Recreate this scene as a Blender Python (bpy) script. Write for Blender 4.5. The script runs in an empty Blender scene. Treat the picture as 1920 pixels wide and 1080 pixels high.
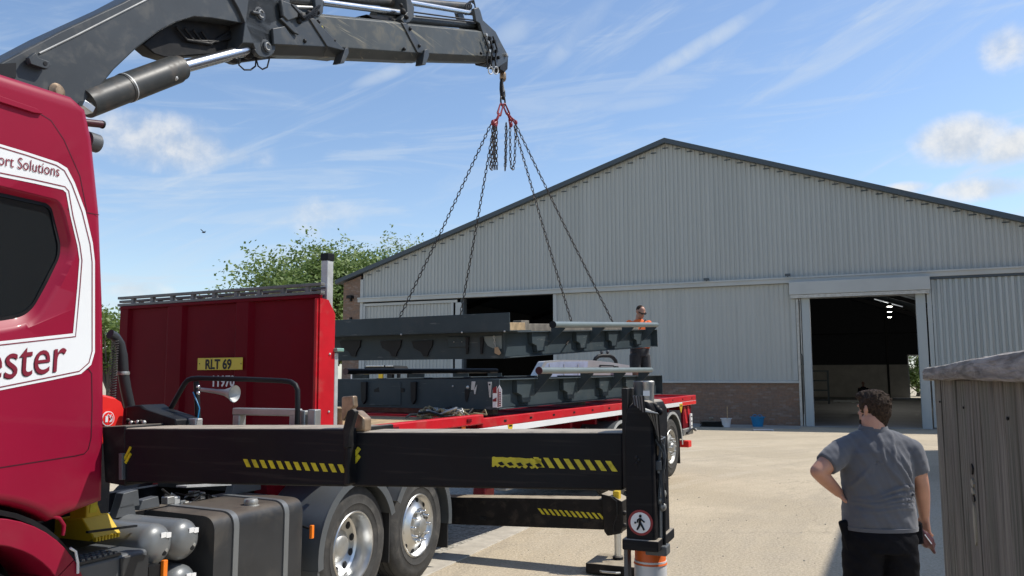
import bpy, bmesh, math, random
from mathutils import Vector, Matrix
from mathutils.geometry import tessellate_polygon
R = math.radians; PI = math.pi
random.seed(7)
scene = bpy.context.scene
C = scene.collection
# ------------------------------------------------------------------ camera
FOC = 1505.0; PITCH = math.atan(170/FOC); CH = 1.95
cam_d = bpy.data.cameras.new('camera'); cam = bpy.data.objects.new('camera', cam_d); C.objects.link(cam)
cam.location = (0, 0, CH); cam.rotation_euler = (PI/2+PITCH, 0, 0)
cam_d.sensor_width = 36; cam_d.lens = FOC/1920*36; cam_d.clip_start = .05; cam_d.clip_end = 3000
scene.camera = cam
# ------------------------------------------------------------------ light
SUN = Vector((.40*.383+.62*.924, .40*.924-.62*.383, 1.0)).normalized()
EXPO = .30
sd = bpy.data.lights.new('sun', 'SUN'); sun = bpy.data.objects.new('sun', sd); C.objects.link(sun)
sd.energy = 3.9; sd.angle = R(.53); sd.color = (1, .95, .87)
sun.rotation_euler = SUN.to_track_quat('Z', 'Y').to_euler()
scene.view_settings.view_transform = 'Standard'; scene.view_settings.look = 'None'
scene.view_settings.exposure = EXPO; scene.view_settings.gamma = 1

class NT:
    """small node-tree helper"""
    def __init__(s, tree): s.t = tree; s.n = tree.nodes; s.l = tree.links
    def node(s, typ, **kw):
        n = s.n.new(typ)
        for k, v in kw.items(): setattr(n, k, v)
        return n
    def inp(s, sock, v):
        if hasattr(v, 'links') or isinstance(v, bpy.types.NodeSocket): s.l.new(v, sock)
        elif v is not None: sock.default_value = v
    def m(s, op, a, b=None, c=None, clamp=False):
        n = s.node('ShaderNodeMath', operation=op, use_clamp=clamp)
        s.inp(n.inputs[0], a)
        if b is not None: s.inp(n.inputs[1], b)
        if c is not None: s.inp(n.inputs[2], c)
        return n.outputs[0]
    def vm(s, op, a, b=None):
        n = s.node('ShaderNodeVectorMath', operation=op); s.inp(n.inputs[0], a)
        if b is not None: s.inp(n.inputs[1], b)
        return n.outputs[0]
    def noise(s, vec, scale, detail=4, rough=.55, dist=0.):
        n = s.node('ShaderNodeTexNoise'); s.inp(n.inputs['Vector'], vec)
        n.inputs['Scale'].default_value = scale; n.inputs['Detail'].default_value = detail
        n.inputs['Roughness'].default_value = rough; n.inputs['Distortion'].default_value = dist
        return n.outputs[0]
    def ramp(s, v, lo, hi, a=0., b=1.):
        n = s.node('ShaderNodeMapRange'); n.interpolation_type = 'SMOOTHSTEP'; s.inp(n.inputs[0], v)
        n.inputs[1].default_value = lo; n.inputs[2].default_value = hi
        n.inputs[3].default_value = a; n.inputs[4].default_value = b
        return n.outputs[0]
    def mix(s, f, a, b, mode='MIX'):
        n = s.node('ShaderNodeMix', data_type='RGBA', blend_type=mode)
        s.inp(n.inputs[0], f); s.inp(n.inputs[6], a if not isinstance(a, tuple) else (*a[:3], 1))
        s.inp(n.inputs[7], b if not isinstance(b, tuple) else (*b[:3], 1))
        return n.outputs[2]
    def scale(s, vec, x, y, z):
        n = s.node('ShaderNodeMapping'); s.inp(n.inputs[0], vec); n.inputs['Scale'].default_value = (x, y, z)
        return n.outputs[0]

# ------------------------------------------------------------------ sky
world = bpy.data.worlds.new('World'); scene.world = world; world.use_nodes = True
w = NT(world.node_tree); w.n.clear()
sky = w.node('ShaderNodeTexSky', sky_type='NISHITA'); sky.sun_disc = False
sky.sun_elevation = math.asin(SUN.z); sky.sun_rotation = math.atan2(SUN.x, SUN.y)
sky.air_density = 1.0; sky.dust_density = .5; sky.ozone_density = 2.6; sky.altitude = 50
geo = w.node('ShaderNodeTexCoord').outputs['Generated']
sep = w.node('ShaderNodeSeparateXYZ'); w.l.new(geo, sep.inputs[0])
AZ = w.m('ARCTAN2', sep.outputs[0], sep.outputs[1]); EL = w.m('ARCSINE', sep.outputs[2])
def dirpx(px, py):
    u = (px-960)/FOC; v = (540-py)/FOC
    y = math.cos(PITCH)-v*math.sin(PITCH); z = math.sin(PITCH)+v*math.cos(PITCH)
    return math.atan2(u, y), math.atan2(z, math.hypot(u, y))
n_big = w.noise(geo, 14, 7, .62, .3); n_mid = w.noise(geo, 42, 5, .6)
def blob(az, el, sa, se, rot=0.):
    a = w.m('SUBTRACT', AZ, az); e = w.m('SUBTRACT', EL, el)
    c, s_ = math.cos(rot), math.sin(rot)
    a2 = w.m('ADD', w.m('MULTIPLY', a, c), w.m('MULTIPLY', e, s_)); e2 = w.m('SUBTRACT', w.m('MULTIPLY', e, c), w.m('MULTIPLY', a, s_))
    d = w.m('ADD', w.m('POWER', w.m('DIVIDE', a2, sa), 2), w.m('POWER', w.m('DIVIDE', e2, se), 2))
    return w.m('SUBTRACT', 1.0, d, clamp=True)
# cumulus: solid heaps at the places the photo has them
tot = None
for (px, py, sx, sy, amt) in [(300, 268, 230, 66, .80), (420, 285, 120, 44, .6), (600, 405, 110, 52, .55), (265, 545, 70, 22, .7), (1800, 262, 95, 52, 1.15), (1890, 275, 80, 40, 1.1),
                         (1845, 355, 100, 28, 1.0), (1890, 90, 60, 50, .8), (1700, 352, 50, 14, .8), (1010, 285, 40, 26, .4),
                         (400, 528, 60, 28, .3), (180, 215, 60, 26, .45)]:
    az, el = dirpx(px, py)
    b = w.m('MULTIPLY', blob(az, el, sx/FOC, sy/FOC), amt)
    tot = b if tot is None else w.m('MAXIMUM', tot, b)
cum = w.m('ADD', tot, w.m('MULTIPLY', w.m('SUBTRACT', n_big, .5), 1.5))
cum = w.m('ADD', cum, w.m('MULTIPLY', w.m('SUBTRACT', n_mid, .5), .3))
cum = w.m('MULTIPLY', w.ramp(cum, .18, 1.1), w.ramp(tot, .02, .35))
# cirrus: thin stretched veils, most of them rising to the right
cvec = w.node('ShaderNodeCombineXYZ'); w.l.new(AZ, cvec.inputs[0]); w.l.new(EL, cvec.inputs[1])
def stretched(rot, sx, sy, scale, lo, hi, dist=.8):
    mp = w.node('ShaderNodeMapping'); w.l.new(cvec.outputs[0], mp.inputs[0])
    mp.inputs['Rotation'].default_value = (0, 0, rot); 
    mp2 = w.node('ShaderNodeMapping'); w.l.new(mp.outputs[0], mp2.inputs[0]); mp2.inputs['Scale'].default_value = (sx, sy, 1)
    return w.ramp(w.noise(mp2.outputs[0], scale, 9, .62, dist), lo, hi)
c1 = stretched(R(-24), .9, 7, 2.6, .52, .72)
c2 = stretched(R(-4), .8, 6, 4.0, .48, .68)
streak = None
for (px, py, sx, sy, rot, amt) in [(1300, 95, 190, 18, 24, 1.0), (1085, 60, 110, 24, 42, .75), (725, 138, 80, 14, 22, .8), (1480, 126, 120, 7, 0, .4), (1190, 195, 110, 14, 4, .45), (1350, 130, 60, 8, 5, .3), (965, 60, 60, 26, 20, .6)]:
    az, el = dirpx(px, py); b = w.m('MULTIPLY', blob(az, el, sx/FOC, sy/FOC, R(rot)), amt)
    streak = b if streak is None else w.m('MAXIMUM', streak, b)
streak = w.m('MULTIPLY', streak, w.ramp(n_big, .30, .60, .25, 1.))
low = w.ramp(EL, .62, .10, .15, 1.0)
veil = w.m('ADD', w.m('MULTIPLY', c1, .60), w.m('MULTIPLY', w.m('MULTIPLY', c2, low), .75))
veil = w.m('ADD', veil, w.m('MULTIPLY', w.ramp(EL, .34, -.02), .34), clamp=True)
veil = w.m('MAXIMUM', veil, streak)
skyc = w.mix(w.m('MULTIPLY', veil, .62), sky.outputs[0], (3.9, 4.4, 4.95))
shade = w.ramp(w.m('ADD', w.m('MULTIPLY', n_mid, .4), w.m('MULTIPLY', n_big, .6)), .38, .60)
cloudc = w.mix(shade, (3.5, 3.8, 4.2), (5.1, 5.1, 5.05))
skyc = w.mix(w.m('MULTIPLY', cum, .88), skyc, cloudc)
bg = w.node('ShaderNodeBackground'); w.l.new(skyc, bg.inputs[0]); bg.inputs[1].default_value = .14
out = w.node('ShaderNodeOutputWorld'); w.l.new(bg.outputs[0], out.inputs[0])

# ------------------------------------------------------------------ frames
class Frame:
    """a local coordinate frame standing in the yard: x along, y inward/left, z up"""
    def __init__(s, ox, oy, deg, tilt=0., oz=0.):
        s.M = Matrix.Translation((ox, oy, oz)) @ Matrix.Rotation(R(deg), 4, 'Z') @ Matrix.Rotation(-R(tilt), 4, 'Y')
        s.I = s.M.inverted()
    def pt(s, px, py, ax, val):
        """the point of the plane ax=val seen at pixel (px,py) of the 1920x1080 photograph"""
        u = (px-960)/FOC; v = (540-py)/FOC
        d = Vector((u, math.cos(PITCH)-v*math.sin(PITCH), math.sin(PITCH)+v*math.cos(PITCH)))
        o = s.I @ Vector((0, 0, CH)); d = s.I.to_3x3() @ d
        k = 'xyz'.index(ax); t = (val-o[k])/d[k]
        return o + d*t
WORLD = Frame(0, 0, 0)
RIG = Frame(-1.36, 6.95, 67.5)            # tractor unit: x rearward along its near side, y inward
TRL = Frame(-1.53, 6.53, 62.2)            # flatbed trailer
HALL = Frame(12.1, 33.7, -23.6)           # warehouse gable: x along it, y into it
BOOM = Frame(-3.567, 4.888, 63.73)        # vertical plane the crane boom works in
LOWF = Frame(-1.53, 6.53, 62.2, .65)      # steel frame lying on the trailer
_o = TRL.M @ Vector((3.1, 0, 2.18))
UPF = Frame(_o.x, _o.y, 62.2, 3.35, _o.z) # hanging steel frame, nose down

# ------------------------------------------------------------------ materials
def newmat(name):
    m = bpy.data.materials.new(name); m.use_nodes = True
    t = NT(m.node_tree); b = t.n['Principled BSDF']
    return m, t, b
def mat(name, col, rough=.5, metal=0., var=.12, scale=3., bump=0., bscale=30., coat=0., spec=None, dirt=None, dirt_amt=.5, dscale=2., lit_dust=None, lit_dust_amt=.8, streak=None):
    m, t, b = newmat(name); oc = t.node('ShaderNodeTexCoord').outputs['Object']
    n = t.noise(oc, scale, 6, .6)
    c = t.mix(t.ramp(n, .3, .7), tuple(x*(1-var) for x in col), tuple(min(1, x*(1+var)) for x in col))
    if dirt:
        dn = t.noise(oc, dscale, 8, .68, .4)
        f = t.m('MULTIPLY', t.ramp(dn, .48, .70), dirt_amt)
        c = t.mix(f, c, dirt); t.l.new(t.m('ADD', rough, t.m('MULTIPLY', f, .4), clamp=True), b.inputs['Roughness'])
    else:
        t.l.new(t.m('ADD', rough-.06, t.m('MULTIPLY', n, .12), clamp=True), b.inputs['Roughness'])
    if streak:   # rubbed slide marks: (mapping scale), colour, threshold
        sn = t.noise(t.scale(oc, *streak[0]), 1.0, 5, .6); c = t.mix(t.m('MULTIPLY', t.ramp(sn, streak[2], streak[2]+.09), .8), c, streak[1])
    if lit_dust:   # pale dusting on faces that look up, also painting their sunlit brightness
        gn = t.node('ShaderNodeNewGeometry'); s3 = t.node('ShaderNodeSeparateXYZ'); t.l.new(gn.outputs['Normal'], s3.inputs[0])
        c = t.mix(t.m('MULTIPLY', t.ramp(s3.outputs[2], .55, .9), t.ramp(t.noise(oc, 8, 6, .65), .25, .55, lit_dust_amt*.5, lit_dust_amt)), c, lit_dust)
    t.l.new(c, b.inputs['Base Color']); b.inputs['Metallic'].default_value = metal
    b.inputs['Coat Weight'].default_value = coat; b.inputs['Coat Roughness'].default_value = .06
    if spec is not None: b.inputs['Specular IOR Level'].default_value = spec
    if bump:
        bp = t.node('ShaderNodeBump'); bp.inputs['Strength'].default_value = bump; bp.inputs['Distance'].default_value = .01
        t.l.new(t.noise(oc, bscale, 5, .6), bp.inputs['Height']); t.l.new(bp.outputs[0], b.inputs['Normal'])
    return m
def emit(name, col, s):
    m, t, b = newmat(name); b.inputs['Emission Color'].default_value = (*col, 1); b.inputs['Emission Strength'].default_value = s
    b.inputs['Base Color'].default_value = (*col, 1); return m
M = {}
M['cab'] = mat('crimson paint', (.27, .004, .030), .42, 0, .05, 1.5, coat=.18, spec=.25, dirt=(.24, .07, .08), dirt_amt=.14, dscale=1.2)
M['red'] = mat('bright red paint', (.50, .007, .016), .48, 0, .10, 4, spec=.3, dirt=(.35, .12, .09), dirt_amt=.3, dscale=5)
M['shade_red'] = mat('shade darkened red paint', (.14, .002, .009), .55, 0, .10, 1.3, spec=.08, dirt=(.12, .02, .03), dirt_amt=.3, dscale=1.5)  # trailer red, darkened to paint the shade on the headboard front
M['redplast'] = mat('red plastic', (.75, .02, .015), .45, 0, .05)
M['white'] = mat('white vinyl', (.78, .79, .79), .35, 0, .03, 2)
M['crtext'] = mat('crimson lettering', (.20, .012, .03), .4)
M['crtext2'] = mat('dark lettering edge', (.045, .008, .015), .4)
M['crane'] = mat('charcoal crane paint', (.041, .048, .054), .42, .0, .12, 2.5, spec=.4, dirt=(.10, .10, .095), dirt_amt=.4, dscale=6)
M['boomw'] = mat('worn charcoal boom paint', (.060, .068, .069), .5, .0, .12, 2.5, streak=((1.1, 8, 26), (.25, .23, .17), .60), spec=.35, dirt=(.15, .14, .115), dirt_amt=.6, dscale=5)
M['black'] = mat('black paint', (.009, .010, .012), .5, 0, .15, 3, spec=.25, dirt=(.03, .028, .025), dirt_amt=.3, dscale=5)
M['beam'] = mat('satin black stabiliser steel', (.007, .008, .011), .5, 0, .15, 2, spec=.16, streak=((14, .8, 30), (.022, .020, .020), .56), lit_dust=(.40, .35, .28), lit_dust_amt=.95, dirt=(.020, .015, .013), dirt_amt=.4, dscale=1.6)
M['rustbeam'] = mat('dirty black steel', (.012, .011, .011), .6, 0, .2, 4, spec=.16, lit_dust=(.40, .34, .25), lit_dust_amt=.95, dirt=(.08, .065, .05), dirt_amt=.45, dscale=7)
M['darkgap'] = mat('oily dark metal', (.012, .012, .013), .55, 0, .3, 9, spec=.2, lit_dust=(.22, .19, .15), lit_dust_amt=.7, dirt=(.05, .043, .036), dirt_amt=.4, dscale=9)
M['chrome'] = mat('chrome', (.62, .64, .66), .26, 1, .03)
M['alu'] = mat('polished aluminium', (.60, .61, .61), .34, 1, .06, 6)
M['ladder'] = mat('oxidised aluminium', (.17, .17, .165), .6, .3, .15, 6)
M['alud'] = mat('dull aluminium', (.42, .42, .40), .5, .75, .15, 6)
M['galv'] = mat('galvanised steel', (.50, .51, .50), .5, .35, .15, 8)
M['cyl'] = mat('dark cylinder', (.045, .048, .047), .42, 0, .2, 4, spec=.4, dirt=(.13, .095, .07), dirt_amt=.6, dscale=4)
M['tank'] = mat('dusty tank plastic', (.030, .032, .035), .40, 0, .15, 3, spec=.35, lit_dust=(.16, .13, .10), lit_dust_amt=.5, dirt=(.12, .105, .085), dirt_amt=.35, dscale=2.5)
M['greyp'] = mat('grey plastic', (.085, .092, .098), .5, 0, .1, 5, bump=.15, bscale=150)
M['guard'] = mat('mudguard plastic', (.085, .095, .102), .42, 0, .08, 3, dirt=(.15, .14, .13), dirt_amt=.3)
M['airt'] = mat('grey tank paint', (.15, .16, .165), .36, .1, .08, 4, coat=.2)
M['rubber'] = mat('tyre rubber', (.040, .039, .037), .85, 0, .2, 9, bump=.2, bscale=60, dirt=(.13, .12, .105), dirt_amt=.5, dscale=6)
M['rubflap'] = mat('rubber flap', (.02, .02, .02), .8)
M['yel'] = mat('yellow tape', (.55, .46, .015), .5, 0, .15, 12, dirt=(.2, .16, .02), dirt_amt=.4, dscale=18)
M['yelp'] = mat('yellow plastic', (.62, .42, .015), .45, 0, .08, 6)
M['orange'] = mat('orange lens', (.85, .20, .01), .3, 0, .1, 8)
M['oplast'] = mat('orange band', (.75, .14, .02), .5, 0, .08)
M['wsteel'] = mat('white painted steel', (.66, .67, .68), .4, 0, .05, 3)
M['frame'] = mat('slate blue steel paint', (.046, .062, .070), .55, 0, .10, 2, spec=.15, streak=((3, 3, 22), (.13, .14, .14), .62), dirt=(.09, .09, .085), dirt_amt=.25, dscale=4)
M['tube'] = mat('grey tube paint', (.15, .185, .185), .45, 0, .08, 3, coat=.1)
M['wood'] = mat('dunnage timber', (.38, .27, .15), .8, 0, .3, 9, bump=.3)
M['woodg'] = mat('grey timber', (.17, .15, .12), .85, 0, .3, 9, bump=.3)
M['chain'] = mat('blackened chain steel', (.060, .050, .042), .45, .55, .3, 20)
M['hookred'] = mat('red hook paint', (.24, .012, .02), .45, .1, .15, 12)
M['brass'] = mat('worn brown swivel', (.28, .20, .13), .4, .5, .3, 20)
M['glass'] = mat('tinted glass', (.010, .013, .015), .06, 0, .02); M['glass'].node_tree.nodes['Principled BSDF'].inputs['Specular IOR Level'].default_value = .7
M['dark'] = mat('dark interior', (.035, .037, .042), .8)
M['trim'] = mat('pale grey trim', (.42, .44, .43), .5, 0, .05, 1)
M['verge'] = mat('slate verge flashing', (.055, .072, .085), .5, 0, .05, 1)
M['blue'] = mat('blue rubber bucket', (.01, .20, .42), .5)
M['wbucket'] = mat('white bucket plastic', (.62, .62, .64), .45)
M['silver'] = mat('silver car paint', (.60, .61, .62), .35, .2, .05, 2)
M['bglass'] = mat('bluish windscreen', (.50, .58, .78), .4, 0, .15, 5)
M['tan'] = mat('tan strap webbing', (.26, .21, .12), .85, 0, .4, 40)
M['skin'] = mat('skin', (.42, .215, .145), .5, 0, .08, 12, bump=.05); M['skin'].node_tree.nodes['Principled BSDF'].inputs['Subsurface Weight'].default_value = .08
M['hair'] = mat('brown hair', (.040, .026, .018), .8, 0, .5, 70, bump=1., bscale=170, spec=.15)
M['trousers'] = mat('black cotton', (.006, .006, .008), .9, 0, .2, 20, bump=.3, bscale=40, spec=.12)
M['shorts'] = mat('dark grey cotton', (.06, .06, .065), .85, 0, .2, 20)
M['hivis'] = mat('orange shirt', (.85, .16, .03), .75, 0, .1, 10)
M['teal'] = mat('pale green clamp', (.18, .33, .28), .45, .1, .1)
M['yel2'] = mat('plate yellow', (.62, .50, .02), .4, 0, .05)
M['tan2'] = mat('brown card', (.34, .24, .15), .8)
M['maroon'] = mat('dark red leather', (.055, .009, .014), .45)
def shirt_mat():
    m, t, b = newmat('grey polo cotton'); oc = t.node('ShaderNodeTexCoord').outputs['Object']
    n = t.noise(oc, 5, 5, .6); c = t.mix(n, (.066, .069, .082), (.092, .096, .112))
    t.l.new(c, b.inputs['Base Color']); b.inputs['Roughness'].default_value = .88; b.inputs['Sheen Weight'].default_value = .25
    bp = t.node('ShaderNodeBump'); bp.inputs['Strength'].default_value = .25; bp.inputs['Distance'].default_value = .004
    t.l.new(t.noise(t.scale(oc, 1, 1, 1), 260, 2), bp.inputs['Height']); t.l.new(bp.outputs[0], b.inputs['Normal'])
    return m
M['shirt'] = shirt_mat()
def brick_mat(name, c1, c2, mortar, pale=(.40, .30, .24)):
    m, t, b = newmat(name); oc = t.node('ShaderNodeTexCoord').outputs['Object']
    s = t.node('ShaderNodeSeparateXYZ'); t.l.new(oc, s.inputs[0]); cb = t.node('ShaderNodeCombineXYZ')
    t.l.new(t.m('ADD', s.outputs[0], s.outputs[1]), cb.inputs[0]); t.l.new(s.outputs[2], cb.inputs[1])
    br = t.node('ShaderNodeTexBrick'); t.l.new(cb.outputs[0], br.inputs['Vector'])
    br.inputs['Scale'].default_value = 1; br.inputs['Brick Width'].default_value = .225; br.inputs['Row Height'].default_value = .075
    br.inputs['Mortar Size'].default_value = .006; br.inputs['Bias'].default_value = 0
    br.inputs['Color1'].default_value = (*c1, 1); br.inputs['Color2'].default_value = (*c2, 1); br.inputs['Mortar'].default_value = (*mortar, 1)
    br2 = t.node('ShaderNodeTexBrick'); t.l.new(cb.outputs[0], br2.inputs['Vector'])
    br2.inputs['Scale'].default_value = 1; br2.inputs['Brick Width'].default_value = .225; br2.inputs['Row Height'].default_value = .075
    br2.inputs['Mortar Size'].default_value = 0; br2.inputs['Color1'].default_value = (0, 0, 0, 1); br2.inputs['Color2'].default_value = (1, 1, 1, 1)
    rv = t.ramp(br2.outputs[0], .80, .95)
    big = t.ramp(t.noise(t.scale(oc, .6, 1, 1.6), .9, 5), .40, .66)
    c = t.mix(t.m('MULTIPLY', rv, .55), br.outputs[0], pale)
    c = t.mix(t.m('MULTIPLY', big, .35), c, (.11, .09, .08))
    gr = t.noise(cb.outputs[0], 9, 4); c = t.mix(.42, c, t.mix(gr, (.03, .025, .025), (.36, .27, .22)))
    t.l.new(c, b.inputs['Base Color']); b.inputs['Roughness'].default_value = .9
    bp = t.node('ShaderNodeBump'); bp.inputs['Strength'].default_value = .5; bp.inputs['Distance'].default_value = .01
    t.l.new(t.m('SUBTRACT', 1, br.outputs[1]), bp.inputs['Height']); t.l.new(bp.outputs[0], b.inputs['Normal'])
    return m
M['brick'] = brick_mat('weathered brown brick', (.29, .145, .075), (.16, .105, .070), (.19, .16, .135))
def clad_mat(name, a, bcol):
    m, t, b = newmat(name); oc = t.node('ShaderNodeTexCoord').outputs['Object']
    st = t.noise(t.scale(oc, 3.2, 3.2, .12), 1.2, 6, .6); pan = t.noise(t.scale(oc, .9, .9, .04), 1, 2)
    c = t.mix(t.ramp(st, .2, .8), a, bcol); c = t.mix(t.m('MULTIPLY', t.ramp(pan, .42, .6), .18), c, tuple(x*.86 for x in a))
    t.l.new(c, b.inputs['Base Color']); b.inputs['Roughness'].default_value = .5; b.inputs['Metallic'].default_value = 0
    return m
M['clad'] = clad_mat('weathered grey cladding', (.375, .392, .372), (.425, .440, .418))
M['door'] = clad_mat('pale sliding door sheet', (.375, .392, .372), (.425, .438, .415))
M['door2'] = clad_mat('ribbed door sheet', (.33, .375, .385), (.43, .465, .465))
def ground_mat():
    m, t, b = newmat('sandy concrete yard'); oc = t.node('ShaderNodeTexCoord').outputs['Object']
    n1 = t.noise(oc, .22, 6, .6, .5); n2 = t.noise(oc, 1.6, 7, .65, .6); n3 = t.noise(oc, 34, 5, .7)
    c = t.mix(t.ramp(n1, .38, .60), (.385, .312, .205), (.555, .462, .32))
    c = t.mix(t.m('MULTIPLY', t.ramp(n2, .42, .72), .55), c, (.36, .305, .225))
    # tyre scrub: thin arcs swept round the yard
    d = t.node('ShaderNodeVectorMath', operation='DISTANCE'); t.l.new(oc, d.inputs[0]); d.inputs[1].default_value = (19, 3, 0)
    rad = t.m('ADD', d.outputs['Value'], t.m('MULTIPLY', n2, .5))
    cv = t.node('ShaderNodeCombineXYZ'); t.l.new(t.m('MULTIPLY', rad, .9), cv.inputs[0]); t.l.new(t.m('MULTIPLY', n1, 2), cv.inputs[1])
    arc = t.noise(cv.outputs[0], 1.5, 6, .75)
    c = t.mix(t.m('MULTIPLY', t.ramp(arc, .50, .62), t.ramp(n1, .30, .6, .25, .65)), c, (.27, .225, .165))
    c = t.mix(t.m('MULTIPLY', t.ramp(arc, .46, .34), .5), c, (.60, .53, .41))
    d2 = t.node('ShaderNodeVectorMath', operation='DISTANCE'); t.l.new(oc, d2.inputs[0]); d2.inputs[1].default_value = (-9, 30, 0)
    cv2 = t.node('ShaderNodeCombineXYZ'); t.l.new(t.m('ADD', d2.outputs['Value'], t.m('MULTIPLY', n2, .3)), cv2.inputs[0])
    arc2 = t.noise(cv2.outputs[0], 2.6, 5, .8)
    c = t.mix(t.m('MULTIPLY', t.ramp(arc2, .56, .66), .5), c, (.24, .20, .15))
    sp = t.noise(oc, 9, 3, .8); c = t.mix(t.ramp(sp, .70, .76), c, (.16, .14, .12))
    c = t.mix(.5, c, t.mix(t.ramp(n3, .3, .7), (.26, .22, .16), (.66, .57, .43)))
    cr = t.node('ShaderNodeTexVoronoi', feature='DISTANCE_TO_EDGE'); t.l.new(t.vm('ADD', oc, t.vm('SCALE', n2)), cr.inputs['Vector']); cr.inputs['Scale'].default_value = .16
    c = t.mix(t.m('MULTIPLY', t.ramp(cr.outputs['Distance'], .003, .001), .3), c, (.17, .145, .11))
    t.l.new(c, b.inputs['Base Color']); b.inputs['Roughness'].default_value = .92
    bp = t.node('ShaderNodeBump'); bp.inputs['Strength'].default_value = .6; bp.inputs['Distance'].default_value = .02
    t.l.new(t.m('ADD', n3, t.m('MULTIPLY', n2, 1.6)), bp.inputs['Height']); t.l.new(bp.outputs[0], b.inputs['Normal'])
    return m
M['ground'] = ground_mat()
def speck_mat(name, a, bcol, scale, bump=.6):
    m, t, b = newmat(name); oc = t.node('ShaderNodeTexCoord').outputs['Object']
    v = t.node('ShaderNodeTexVoronoi'); t.l.new(oc, v.inputs['Vector']); v.inputs['Scale'].default_value = scale
    sp = t.node('ShaderNodeSeparateColor'); t.l.new(v.outputs['Color'], sp.inputs[0])
    c = t.mix(sp.outputs[0], a, bcol); c = t.mix(t.m('MULTIPLY', t.noise(oc, 1.3, 4), .4), c, a)
    t.l.new(c, b.inputs['Base Color']); b.inputs['Roughness'].default_value = .9
    bp = t.node('ShaderNodeBump'); bp.inputs['Strength'].default_value = bump; bp.inputs['Distance'].default_value = .015
    t.l.new(v.outputs['Distance'], bp.inputs['Height']); t.l.new(bp.outputs[0], b.inputs['Normal'])
    return m
M['gravel'] = speck_mat('pale gravel', (.20, .19, .16), (.62, .58, .50), 26)
M['slab'] = mat('smooth pale concrete', (.47, .43, .36), .85, 0, .15, 4, bump=.3, bscale=20, dirt=(.3, .27, .22), dirt_amt=.5)
M['apron'] = mat('grey concrete apron', (.34, .33, .30), .85, 0, .15, 1.4, bump=.2, bscale=20, dirt=(.2, .19, .17), dirt_amt=.6, dscale=.8)
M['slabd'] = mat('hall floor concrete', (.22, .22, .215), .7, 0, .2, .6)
M['pale_wall'] = mat('painted blockwork', (.55, .53, .48), .85, 0, .1, 1)
def fence_mat(name, dark, light, g_=(1, 1, .05), g2_=(1, 1, .12), gf=(1, 1, .035)):
    m, t, b = newmat(name); oc = t.node('ShaderNodeTexCoord').outputs['Object']
    g = t.noise(t.scale(oc, *g_), 34, 7, .65, .7); g2 = t.noise(t.scale(oc, *g2_), 5, 5, .6, .4); fine = t.noise(t.scale(oc, *gf), 130, 3)
    c = t.mix(t.ramp(g, .30, .72), dark, light)
    c = t.mix(t.m('MULTIPLY', t.ramp(g2, .45, .7), .5), c, (.065, .075, .05))
    c = t.mix(t.m('MULTIPLY', t.ramp(fine, .56, .72), .45), c, (.03, .026, .02))
    t.l.new(c, b.inputs['Base Color']); b.inputs['Roughness'].default_value = .92
    bp = t.node('ShaderNodeBump'); bp.inputs['Strength'].default_value = .8; bp.inputs['Distance'].default_value = .006
    t.l.new(t.m('ADD', g, fine), bp.inputs['Height']); t.l.new(bp.outputs[0], b.inputs['Normal'])
    return m
M['fence'] = fence_mat('weathered fence board', (.066, .060, .050), (.235, .215, .18))
M['cap'] = fence_mat('weathered capping rail', (.11, .095, .085), (.40, .37, .34), (.08, 1, 1), (.4, 1, 1), (.05, 1, 1))
M['palewood'] = fence_mat('pale torn wood', (.22, .20, .15), (.42, .39, .31))
def leaf_mat(name, a, bcol):
    m, t, b = newmat(name); oi = t.node('ShaderNodeTexCoord').outputs['Object']
    n = t.noise(oi, .9, 3); n2 = t.noise(oi, 7, 2)
    c = t.mix(t.ramp(n, .35, .65), a, bcol); c = t.mix(t.m('MULTIPLY', n2, .6), c, tuple(x*1.5 for x in bcol))
    t.l.new(c, b.inputs['Base Color']); b.inputs['Roughness'].default_value = .55
    tr = t.node('ShaderNodeBsdfTranslucent'); t.l.new(c, tr.inputs[0]); mx = t.node('ShaderNodeMixShader'); mx.inputs[0].default_value = .4
    t.l.new(b.outputs[0], mx.inputs[1]); t.l.new(tr.outputs[0], mx.inputs[2]); t.l.new(mx.outputs[0], t.n['Material Output'].inputs[0])
    return m
M['leaf'] = leaf_mat('oak leaves', (.105, .16, .038), (.18, .25, .068))
M['leaf2'] = leaf_mat('pale leaves', (.13, .18, .05), (.22, .28, .10))
M['bark'] = mat('bark', (.10, .08, .06), .9, bump=.5)

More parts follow.
